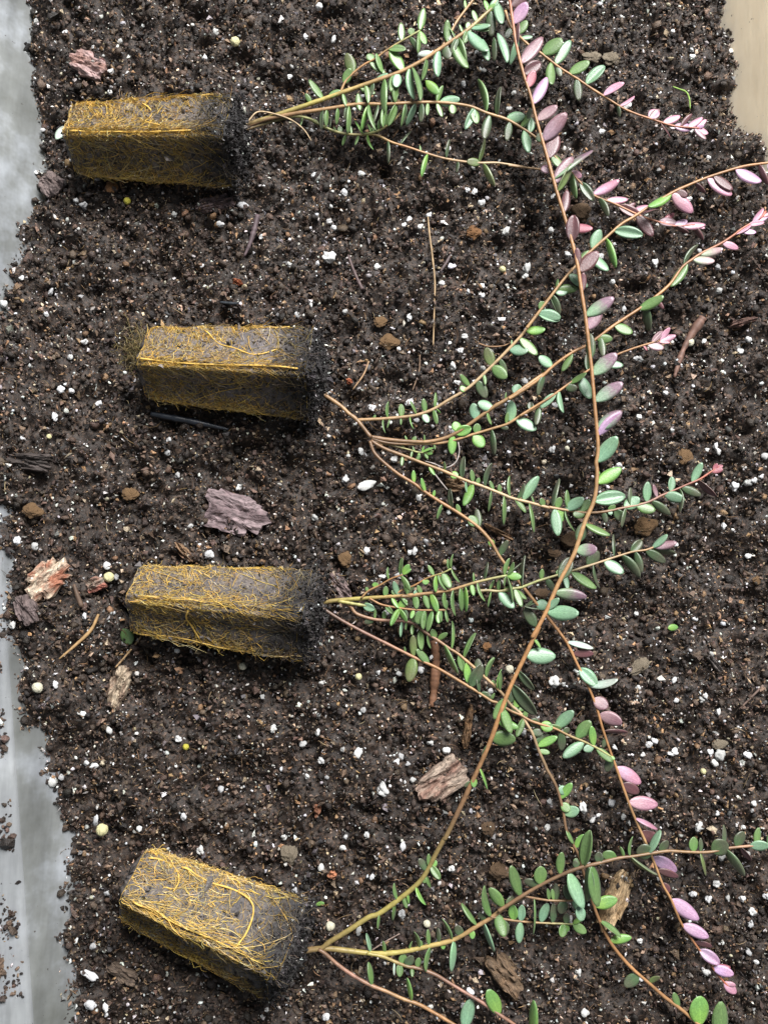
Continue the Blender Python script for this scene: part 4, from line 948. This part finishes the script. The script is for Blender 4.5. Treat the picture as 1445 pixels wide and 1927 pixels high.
KNOWN = [(458, 388, 17, 12), (415, 422, 14, 9), (545, 500, 11, 9), (770, 600, 10, 14), (770, 415, 9, 13), (760, 425, 10, 10), (790, 432, 10, 9), (852, 690, 12, 13), (866, 660, 12, 10), (880, 550, 8, 10), (990, 505, 12, 17), (985, 520, 14, 14), (905, 383, 13, 12), (877, 363, 9, 10), (1040, 370, 9, 14), (1230, 495, 12, 14), (985, 720, 12, 14), (860, 720, 12, 7), (770, 760, 14, 12), (700, 770, 14, 12), (1038, 846, 12, 14), (1300, 95, 8, 9), (1300, 250, 10, 12), (1295, 375, 10, 10), (1175, 205, 10, 11), (1380, 915, 14, 14), (1405, 910, 14, 13), (1360, 990, 10, 11), (1430, 985, 8, 7), (1305, 1165, 12, 8), (1325, 1310, 10, 11), (1265, 1415, 22, 12), (1350, 1420, 18, 20), (1340, 1435, 12, 10), (1333, 1415, 12, 11), (1403, 1420, 18, 10), (1310, 1552, 16, 15), (1150, 1510, 12, 12), (1095, 1520, 12, 22), (1170, 1535, 10, 9), (1178, 1545, 9, 9), (1355, 1610, 12, 12), (1300, 1680, 11, 10), (1330, 1690, 12, 12), (1395, 1690, 12, 10), (1440, 1685, 14, 10), (1405, 1790, 10, 10), (1325, 1830, 10, 13), (1100, 1905, 13, 11), (1070, 1730, 16, 13), (1085, 1825, 14, 10), (883, 1865, 14, 11), (755, 1720, 12, 14), (745, 1695, 8, 10), (675, 1750, 11, 14), (615, 1905, 11, 12), (572, 1720, 11, 14), (757, 1590, 12, 17), (690, 1570, 9, 12), (650, 1575, 9, 8), (645, 1595, 12, 9), (605, 1630, 10, 8), (700, 1650, 8, 9), (555, 1675, 12, 9), (515, 1370, 12, 14), (600, 1345, 8, 8), (598, 1378, 11, 13), (645, 1410, 8, 10), (838, 1410, 13, 13), (810, 1398, 13, 9), (755, 1423, 8, 11), (615, 1462, 8, 9), (777, 1467, 10, 8), (690, 1037, 12, 14), (705, 1075, 8, 9), (718, 1085, 12, 9), (780, 1037, 9, 12), (740, 865, 11, 11), (868, 1190, 10, 9), (792, 1260, 10, 12), (712, 1265, 9, 8), (750, 1268, 12, 9), (605, 1285, 10, 8), (395, 1044, 18, 14), (383, 985, 7, 9), (205, 1065, 14, 12), (220, 1085, 10, 10), (33, 1018, 13, 16), (68, 1028, 12, 10), (25, 1177, 13, 11), (160, 1160, 10, 12), (155, 1342, 14, 9), (20, 1312, 12, 8), (100, 1470, 18, 16), (118, 1462, 9, 10), (72, 1417, 22, 12), (182, 1543, 8, 20), (265, 1557, 8, 10), (203, 1680, 10, 10), (176, 1780, 11, 11), (168, 1833, 30, 14), (110, 1788, 11, 9), (200, 1895, 8, 14), (172, 1890, 26, 16), (145, 1770, 7, 11), (378, 1600, 12, 14), (8, 573, 16, 15), (97, 550, 9, 13), (187, 760, 14, 9), (105, 785, 11, 12), (315, 690, 10, 8), (320, 830, 10, 10), (318, 853, 11, 9), (335, 895, 12, 10), (48, 258, 13, 12), (38, 243, 11, 10), (82, 245, 8, 8), (70, 325, 9, 11), (68, 42, 10, 10), (40, 45, 10, 9), (227, 80, 10, 9), (123, 62, 9, 8), (207, 175, 9, 9), (600, 15, 14, 14), (575, 70, 9, 8), (628, 75, 9, 14), (815, 30, 8, 7), (545, 145, 10, 12), (590, 330, 9, 9), (710, 505, 13, 11), (950, 440, 12, 14), (595, 620, 10, 9), (560, 595, 9, 9), (585, 575, 8, 9), (830, 535, 13, 11), (680, 330, 14, 9), (1250, 740, 11, 9), (1345, 840, 9, 12), (1350, 850, 8, 10), (1405, 640, 12, 10), (1195, 675, 12, 9), (1335, 1230, 11, 9), (1195, 1155, 9, 9), (1230, 1395, 10, 12), (1350, 1340, 9, 13), (1200, 785, 10, 9)]
for px, py, dx, dy in KNOWN:
    perlite(px, py, dx * random.uniform(.9, 1.15), dy * random.uniform(.9, 1.15), random.uniform(-.5, .5))
cnt = len(KNOWN) + 5
while cnt < 296:
    px, py = random.uniform(15, 1440), random.uniform(5, 1922)
    w = P(px, py, 0)
    if in_plug(px, py) or H1(w[0], w[1]) < float(wall_z(w[0], w[1])) + 0.001: continue
    s = random.uniform(7, 12)
    perlite(px, py, s, s * random.uniform(.75, 1.3), random.uniform(0, 3)); cnt += 1
# smaller grains beyond the count: one mass
x, y, h = scatter(3000)
s = 0.00046 * np.exp(RNG.normal(0, 0.34, len(x)))
c = lumps(np.column_stack([x, y, h + s * 0.55]), s, pick(len(x), [(6, (0.60, 0.60, 0.59)), (3, (0.40, 0.39, 0.38)), (1, (0.45, 0.40, 0.30))]), 0.34, 0.45)
link('small_perlite', mesh_np('small_perlite', *c, True, M_CRUMB), kind='stuff', label='small white perlite crumbs mixed through the soil', cat='perlite')
# fertilizer beads
for px, py, d, lb in ((195, 1560, 21, 'round pale yellow fertilizer bead between the two lower plugs'), (75, 1293, 18, 'round cream fertilizer bead with pits beside the tub wall'),
                      (622, 1741, 16, 'cream fertilizer bead just beside the fork of the slanting plug plant'), (207, 1086, 18, 'pale yellow fertilizer bead touching the small red chip'),
                      (351, 1405, 11, 'tiny bright yellow fertilizer bead above the slanting plug'), (958, 1259, 15, 'cream fertilizer bead beside the long vine and reddish stick'),
                      (445, 86, 18, 'speckled yellow fertilizer bead above the golden root plug'), (675, 1273, 12, 'pale yellow fertilizer bead below the bare reddish stem'),
                      (803, 1737, 13, 'cream fertilizer bead among leaves of the slanting plug plant'), (458, 1253, 14, 'greenish white fertilizer bead in shade of the grey-brown plug'),
                      (94, 822, 9, 'small yellow seed-like bead below the black charcoal stick'), (241, 380, 13, 'olive yellow bead below the golden root plug'),
                      (945, 508, 12, 'pale yellow-green bead above the forked stems'), (1318, 1449, 10, 'tiny yellow bead among perlite beside the purple-leaved shoot'),
                      (1065, 845, 9, 'small cream bead beside the long vine'), (1295, 645, 17, 'cream pitted bead beside the reddish bark strip')):
    o = link('fertilizer_bead', PRIL[0], None, lb, 'bead', 'fertilizer beads on the soil')
    o.scale = (d * PX / 2,) * 3
    place(o, px, py, d * PX * 0.3, (random.random(), random.random(), random.random()))
    c = (0.66, 0.62, 0.34) if 'yellow' in lb else (0.68, 0.65, 0.50)
    if 'bright' in lb or 'olive' in lb: c = (0.5, 0.45, 0.06)
    tintit(o, c, (c[0] * .5, c[1] * .45, c[2] * .4))
# tan clods
for i, (px, py, w, hh, lb) in enumerate(((716, 606, 22, 20, 'small tan peat clod above the larger one beside the forked stems'), (732, 645, 32, 24, 'round tan peat clod above the fork of the bare stem'),
        (1090, 400, 40, 34, 'brown peat clod beside the long vine among maroon leaves'), (1113, 108, 36, 20, 'tan peat clod on the soil, joined to a bigger one near the pale tub corner'),
        (1147, 113, 34, 28, 'bigger tan peat clod of a pair near the pale tub corner'), (1288, 860, 26, 28, 'tan peat clod beside the pink shoot tip'),
        (1211, 992, 38, 28, 'tan peat clod under the two parallel leafy shoot tips'), (1070, 1016, 38, 28, 'brown peat clod tucked behind the long vine'),
        (1040, 1042, 24, 16, 'flat brown peat clod beside the bend of the long vine'), (1198, 1256, 44, 22, 'elongated tan peat clod beside pale upright leaf'),
        (247, 930, 28, 22, 'tan peat clod alone left of the mauve bark slab'), (62, 962, 32, 22, 'tan peat clod close to the tub wall'),
        (648, 1052, 26, 28, 'tan peat clod beside the stem end of the grey-brown plug'), (918, 1558, 24, 26, 'brown peat clod beside the long vine near the slanting plug plant'),
        (1018, 1118, 30, 18, 'brown peat clod under bright green sprig tips'), (215, 357, 20, 22, 'orange-brown peat clod below the golden root plug'),
        (890, 442, 24, 22, 'ragged orange-tan flake clod between upper plug plants'), (1420, 1093, 18, 16, 'tan peat clod alone on bare soil right of the shoots'),
        (545, 1606, 30, 32, 'pale crumbly clod above the slanting root plug'), (915, 1218, 16, 16, 'orange-tan peat clod beside two perlite grains and green leaves'),
        (1353, 1400, 26, 15, 'greyish tan clod beside the big perlite cluster'), (940, 1640, 34, 26, 'dull brown clod above the leafy slanting plug shoot'))):
    o = link('peat_clod', CLOD[i % 5], None, lb, 'clod', 'tan peat clods on the soil')
    o.scale = (w * PX / 2, hh * PX / 2, min(w, hh) * PX * 0.32)
    place(o, px, py, min(w, hh) * PX * 0.10, (0, 0, (0.6 if 'elong' in lb else random.uniform(-.3, .3))))
    c = (0.25, 0.15, 0.07) if 'tan' in lb else (0.16, 0.10, 0.055)
    if 'pale' in lb or 'greyish' in lb: c = (0.32, 0.27, 0.20)
    if 'orange' in lb: c = (0.30, 0.15, 0.06)
    tintit(o, c, (c[0] * .6, c[1] * .55, c[2] * .5))
# bark chips: jagged slabs
def chip(name, px, py, ln, wd, ang, th, c1, c2, label, cat, tilt=0.08, lift=0.0005, jag=0.22, power=0.8):
    n, rings = 44, 9
    seed = random.random() * 50
    V = [];
    for side in (0, 1):
        for r in range(rings + 1):
            f = r / rings
            for i in range(n):
                a = 2 * math.pi * i / n
                ca, sa = math.cos(a), math.sin(a)
                ex = math.copysign(abs(ca) ** power, ca); ey = math.copysign(abs(sa) ** power, sa)
                j = 1 + jag * float(vnoise(math.cos(a) * 2.3 + seed, math.sin(a) * 2.3, 1.0)) + jag * 0.6 * float(vnoise(math.cos(a) * 6 + seed, math.sin(a) * 6, 1.0, 2)) + jag * 0.3 * float(vnoise(i * 0.9 + seed, 0, 1.0, 4))
                x, y = ex * j * f * ln / 2, ey * j * f * wd / 2
                z = th * (0.34 * float(vnoise(x / ln * 3 + seed, y / wd * 7, 1.0, 3)) + 0.22 * float(vnoise(x / ln * 8 + seed, y / wd * 14, 1.0, 6)) + 0.14 * round(2.2 * float(vnoise(x / ln * 2 + seed, y / wd * 4, 1.0, 5))))
                z = (z + th * 0.5 * (1 - f ** 4 * 0.6)) if side == 0 else -th * 0.5
                V.append((x, y, z))
    m = n * (rings + 1); F = []
    for s in (0, 1):
        for r in range(rings):
            for i in range(n):
                q = (s * m + r * n + i, s * m + (r + 1) * n + i, s * m + (r + 1) * n + (i + 1) % n, s * m + r * n + (i + 1) % n)
                F.append(q if s == 0 else q[::-1])
    for i in range(n):
        a, b2 = rings * n + i, rings * n + (i + 1) % n
        F.append((a, m + a, m + b2, b2))
    o = link(name, mesh_np(name, np.array(V), np.array(F), None, False, M_BARK), None, label, cat)
    place(o, px, py, lift, (random.uniform(-tilt, tilt), random.uniform(-tilt, tilt), -ang))
    tintit(o, c1, c2)
    return o
mm = 0.001
def ch(name, px, py, l, w, deg, th, c1, c2, label, cat, **k):
    return chip(name, px, py, l * PX, w * PX, math.radians(deg), th * mm, c1, c2, label, cat, **k)
ch('bark_chip', 172, 130, 66, 46, 20, 3, (0.30, 0.17, 0.14), (0.36, 0.25, 0.24), 'pinkish bark chip half buried above the golden root plug', 'bark')
ch('bark_chip', 445, 968, 118, 74, 14, 3, (0.15, 0.105, 0.11), (0.24, 0.18, 0.185), 'large flat mauve-grey bark slab between the two middle plugs', 'bark', power=0.65)
ch('bark_chip', 93, 1088, 84, 62, -40, 3.5, (0.60, 0.50, 0.38), (0.30, 0.12, 0.07), 'flaky cream and rust bark chip near the tub wall', 'bark', power=0.65, jag=0.3)
ch('bark_chip', 182, 1100, 34, 26, -20, 2.5, (0.34, 0.28, 0.22), (0.28, 0.10, 0.07), 'small cream and red bark chip beside a yellow bead', 'bark')
ch('bark_chip', 222, 1292, 76, 32, 108, 4, (0.45, 0.36, 0.26), (0.20, 0.13, 0.09), 'pointed cream-brown bark chip below the grey-brown plug', 'bark')
ch('bark_chip', 408, 388, 74, 26, -12, 3, (0.09, 0.06, 0.06), (0.13, 0.09, 0.09), 'dark mauve bark strip in the shade of the golden root plug', 'bark', power=0.6)
ch('bark_chip', 640, 1103, 50, 26, 48, 2.5, (0.13, 0.09, 0.085), (0.20, 0.15, 0.14), 'grey-purple bark chip at the stem end of the grey-brown plug', 'bark')
ch('bark_chip', 833, 1467, 96, 56, -38, 4, (0.24, 0.14, 0.105), (0.36, 0.28, 0.22), 'brown-pink bark wedge beside the long vine', 'bark', power=0.7)
ch('bark_chip', 1158, 1690, 118, 38, 116, 3, (0.50, 0.36, 0.21), (0.28, 0.18, 0.09), 'tan papery bark curl under a wet green leaf', 'bark')
ch('bark_chip', 950, 1826, 78, 40, 50, 4, (0.13, 0.085, 0.05), (0.19, 0.12, 0.07), 'dull brown bark chip below the leafy slanting plug shoot', 'bark')
ch('bark_chip', 856, 912, 36, 26, 10, 3, (0.28, 0.18, 0.10), (0.18, 0.11, 0.06), 'curled brown chip under a stem of the forked plant', 'bark')
ch('bark_chip', 940, 1003, 58, 12, 28, 2.5, (0.22, 0.13, 0.07), (0.15, 0.09, 0.05), 'thin brown sliver below the lowest forked shoot', 'bark')
ch('bark_chip', 100, 350, 44, 46, 50, 3, (0.16, 0.12, 0.11), (0.22, 0.17, 0.16), 'mauve-brown bark chip between tub wall and golden plug', 'bark')
ch('bark_chip', 60, 870, 80, 30, 5, 3, (0.04, 0.03, 0.026), (0.07, 0.055, 0.05), 'near-black bark flake by the tub wall below a tan straw', 'bark', power=0.6)
ch('bark_chip', 350, 1040, 44, 16, 50, 3, (0.26, 0.16, 0.09), (0.18, 0.10, 0.06), 'splintered orange-brown chip above the grey-brown plug', 'bark')
ch('bark_chip', 598, 1522, 12, 26, 10, 2.5, (0.26, 0.11, 0.06), (0.20, 0.09, 0.05), 'small reddish splinter on bare soil above the slanting plug', 'bark')
ch('bark_chip', 447, 532, 22, 11, 15, 2, (0.36, 0.12, 0.05), (0.30, 0.10, 0.05), 'small orange-red chip above the second root plug', 'bark')
ch('bark_chip', 658, 721, 12, 11, 0, 2, (0.40, 0.13, 0.06), (0.32, 0.10, 0.05), 'tiny orange brick-like crumb beside the second root plug', 'bark')
ch('bark_chip', 50, 1145, 56, 34, 65, 2.5, (0.11, 0.08, 0.075), (0.16, 0.12, 0.115), 'mauve bark flake below the flaky cream chip', 'bark')
ch('bark_chip', 235, 1830, 54, 24, 30, 2.5, (0.10, 0.07, 0.05), (0.14, 0.10, 0.07), 'brown bark flake in the shade of the slanting plug', 'bark')
ch('bark_chip', 1398, 606, 52, 14, -14, 2, (0.12, 0.065, 0.05), (0.17, 0.09, 0.07), 'dark red-brown bark sliver beside the curved bark strip', 'bark')
ch('bark_chip', 625, 1645, 16, 15, 0, 2, (0.40, 0.16, 0.08), (0.3, 0.15, 0.09), 'orange crumb of bark above the slanting plug shoots', 'bark')
ch('bark_chip', 1340, 1245, 50, 12, 50, 2, (0.10, 0.085, 0.08), (0.14, 0.12, 0.11), 'grey bark sliver on bare soil beside tan crumbs', 'bark')
ch('bark_chip', 880, 1370, 14, 76, 8, 3, (0.20, 0.11, 0.05), (0.14, 0.08, 0.04), 'brown sliver of bark lying beside the long vine', 'bark')
ch('bark_chip', 40, 1520, 42, 42, 20, 4, (0.075, 0.05, 0.04), (0.11, 0.08, 0.06), 'dark brown bark lump against the lower tub wall', 'bark')
# sticks and straws
def stick(name, pts, r, c, label, cat, z=1.2, mat=M_FIBRE, rough=0.1):
    path = catmull(pts)
    n = len(path); arc = np.linspace(0, 1, n)
    W = []
    for a, b2 in path:
        q = P(a, b2, 0); h = float(HS(np.array([q[0]]), np.array([q[1]]))[0])
        W.append(P(a, b2, h + z * mm))
    W = np.array(W)
    rr = np.interp(arc, np.linspace(0, 1, len(r)), r) * mm * (1 + rough * vnoise(arc * 30 + pts[0][0], arc * 0, 1.0))
    T = np.array(c)[None] * (1 + 0.3 * vnoise(arc * 40 + pts[0][1], arc * 0, 1.0))[:, None]
    base = W.mean(0)
    V, F, tri, TT = tube(W - base, rr, T, 7)
    o = link(name, mesh_mixed(name, V, F, tri, TT, mat), None, label, cat)
    o.location = base
    return o
stick('charcoal_stick', [(285, 779), (330, 787), (380, 797), (430, 808)], (1.0, 1.3, 1.1, 0.5), (0.016, 0.020, 0.028), 'smooth black charcoal stick below the second root plug', 'stick', 1.5, M_STEM)
stick('charcoal_splinter', [(415, 569), (435, 571), (455, 571)], (0.5, 0.7, 0.4), (0.025, 0.03, 0.036), 'short black charcoal splinter above the second root plug', 'stick', 1.5, M_STEM)
stick('reddish_stick', [(816, 1205), (820, 1240), (818, 1280), (813, 1330)], (1.5, 1.6, 1.7, 1.1), (0.19, 0.095, 0.055), 'thick reddish-brown stick crossing under the bare stem', 'stick', 1.8, M_FIBRE, 0.2)
stick('bark_strip', [(1322, 598), (1300, 630), (1282, 665), (1268, 710)], (1.7, 1.3, 1.0, 0.7), (0.15, 0.085, 0.065), 'curved red-brown bark strip lying on bare soil', 'bark', 1.5, M_FIBRE, 0.3)
stick('twig', [(485, 405), (478, 435), (470, 460), (460, 482)], (0.9, 1.1, 0.9, 0.5), (0.085, 0.06, 0.065), 'mauve-grey twig between the golden plug and second plug', 'twig', 1.5, M_FIBRE, 0.3)
stick('twig', [(655, 480), (668, 515), (682, 545)], (0.4, 0.6, 0.9), (0.10, 0.07, 0.068), 'short grey-brown twig above the forked plant', 'twig', 1.6, M_FIBRE, 0.3)
stick('twig', [(853, 465), (842, 490), (828, 512)], (0.5, 0.6, 0.4), (0.11, 0.085, 0.085), 'grey twig crossing beside the long pale straw', 'twig', 1.6)
stick('twig', [(1435, 1290), (1415, 1310), (1390, 1335)], (0.5, 0.4, 0.3), (0.16, 0.11, 0.09), 'thin brown twig on bare soil by the tub edge', 'twig', 1.6)
stick('twig', [(140, 1100), (146, 1120), (155, 1142)], (0.5, 0.9, 1.0), (0.10, 0.065, 0.045), 'dark twig between the flaky cream chip and grey-brown plug', 'twig', 1.6)
stick('straw', [(805, 408), (808, 440), (813, 480), (818, 530), (817, 580), (815, 650)], (0.3, 0.38, 0.3, 0.25), (0.33, 0.23, 0.13), 'long thin pale straw lying between upper plug plants', 'straw', 2.2)
stick('straw', [(186, 1156), (172, 1185), (145, 1212), (112, 1240)], (0.5, 0.7, 0.6, 0.3), (0.32, 0.20, 0.09), 'flat tan straw left of the grey-brown plug', 'straw', 1.6)
stick('straw', [(266, 1198), (245, 1225), (218, 1256)], (0.3, 0.4, 0.3), (0.32, 0.21, 0.11), 'thin tan straw poking out below the grey-brown plug', 'straw', 1.8)
stick('straw', [(694, 680), (684, 705), (664, 733)], (0.3, 0.35, 0.25), (0.33, 0.21, 0.12), 'short curved straw just beyond the second root plug', 'straw', 1.8)
stick('straw', [(900, 646), (920, 652), (945, 651), (960, 645)], (0.25, 0.3, 0.2), (0.26, 0.15, 0.08), 'thin brown straw touching a stem of the forked plant', 'straw', 2.0)
stick('straw', [(790, 668), (788, 700), (776, 735)], (0.25, 0.3, 0.2), (0.18, 0.12, 0.08), 'thin dark straw above the forked shoots', 'straw', 1.6)
stick('straw', [(658, 1443), (666, 1448), (677, 1455)], (0.3, 0.35, 0.2), (0.34, 0.22, 0.10), 'tiny curled tan straw below the kidney-shaped perlite', 'straw', 1.5)
stick('dry_root', [(862, 832), (864, 850), (857, 870), (838, 880), (815, 872), (800, 868)], (0.22, 0.25, 0.2), (0.34, 0.30, 0.28), 'curling pale lilac root thread under the forked shoots', 'root', 5)
stick('dry_root', [(815, 888), (828, 905), (842, 922)], (0.22, 0.25, 0.2), (0.34, 0.30, 0.28), 'short pale root thread below the forked shoots', 'root', 5)
stick('dry_root', [(700, 1788), (725, 1772), (752, 1757)], (0.25, 0.25, 0.2), (0.26, 0.19, 0.16), 'thin grey root thread crossing the slanting plug plant', 'root', 8)
stick('dry_root', [(443, 225), (455, 245), (470, 225), (490, 210), (540, 222), (570, 242), (586, 265)], (0.25, 0.3, 0.3, 0.2), (0.42, 0.31, 0.19), 'pale looping root thread at the golden plug stem end', 'root', 7)
stick('seedling', [(1265, 163), (1278, 168), (1290, 173), (1296, 185), (1298, 205)], (0.25, 0.35, 0.3, 0.2), (0.22, 0.36, 0.08), 'tiny bright green sprout on bare soil near the pale tub corner', 'sprout', 2.5)
# stray leaves and scraps
def stray(px, py, tx, ty, w, code, label):
    q = P(px, py, 0.003); r = P(tx, ty, 0.004)
    z0 = H1(q[0], q[1]) + 0.0018; z1 = H1(r[0], r[1]) + 0.002
    B, T = Vector(P(px, py, z0)), Vector(P(tx, ty, z1))
    ax = T - B; L = ax.length; ax.normalize(); y_ = Vector((0, 0, 1)).cross(ax).normalized(); z_ = ax.cross(y_)
    o = link('fallen_leaf', LEAVES[1], None, label, 'leaf')
    o.matrix_world = Matrix(((ax.x, y_.x, z_.x, B.x), (ax.y, y_.y, z_.y, B.y), (ax.z, y_.z, z_.z, B.z), (0, 0, 0, 1))) @ Matrix.Diagonal((L, w * PX, L, 1))
    tintit(o, *COL[code])
stray(232, 1183, 246, 1212, 24, 'g', 'fallen dark green leaf by the narrow end of the grey-brown plug')
stray(1256, 1182, 1276, 1180, 13, 'y', 'tiny bright green leaf scrap on bare soil')
stray(106, 262, 120, 236, 18, 'w', 'pale green scrap at the narrow end of the golden plug')
stray(594, 1703, 610, 1700, 8, 'y', 'tiny green leaf scrap at the slanting plug stem end')
# tuft of dry root fibre beside the second plug
n, k = 420, 8
cx = np.array(P(256, 640, 0.004)); cx[2] = H1(cx[0], cx[1]) + 0.002
st = cx + RNG.normal(0, 1, (n, 3)) * (0.0028, 0.0038, 0.0012)
st[:, 1] -= np.abs(RNG.normal(0, 0.004, n)) * 0.8
a = RNG.uniform(0, 2 * math.pi, n)[:, None] + RNG.normal(0, 0.5, (n, k)).cumsum(1)
PT = np.stack([st[:, :1] + (np.cos(a) * 0.0006).cumsum(1), st[:, 1:2] + (np.sin(a) * 0.0006).cumsum(1), st[:, 2:] + RNG.normal(0, 0.0003, (n, k)).cumsum(1)], 2)
tf = strands(PT - cx, RNG.uniform(0.00006, 0.00014, n), pick(n, [(4, (0.16, 0.13, 0.06)), (3, (0.24, 0.18, 0.08)), (2, (0.09, 0.07, 0.04)), (1, (0.30, 0.27, 0.18))]))
o = link('root_tuft', mesh_np('root_tuft', *tf, False, M_FIBRE), None, 'olive-tan tuft of dry root fibre at the second plug narrow end', 'root tuft')
o.location = cx
# crumbs spilt on the tub rim
n = 4200
b_ = RNG.uniform(-0.27, 0.10, n); a_ = -TUBW / 2 - np.abs(RNG.normal(0.003, 0.0075, n)) - 0.0005
cl = vnoise(a_, b_, 0.010, 12)
kp = (cl > RNG.uniform(-0.25, 0.45, n)) & (a_ > -TUBW / 2 - 0.019); a_, b_ = a_[kp], b_[kp]; n = len(a_)
x = TUBC[0] + a_ * TN[0] + b_ * TU[0]; y = TUBC[1] + a_ * TN[1] + b_ * TU[1]
s = 0.0005 * np.exp(RNG.normal(0, 0.45, n))
c = lumps(np.column_stack([x, y, np.full(n, ZR + 0.0008) + s * 0.4 + RNG.random(n) * 0.0012 * (cl[kp] > 0.2)]), s, pick(n, SOILC), 0.35, 0.5)
link('spilt_crumbs', mesh_np('spilt_crumbs', *c, False, M_CRUMB), kind='stuff', label='dark soil crumbs spilt along the tub rim', cat='soil')
ch('bark_chip', 12, 1800, 40, 54, 20, 3, (0.22, 0.15, 0.10), (0.14, 0.09, 0.06), 'brown bark chip lying on the tub rim', 'bark', lift=0.0125 - 0.0)
print('leaves', nleaf)
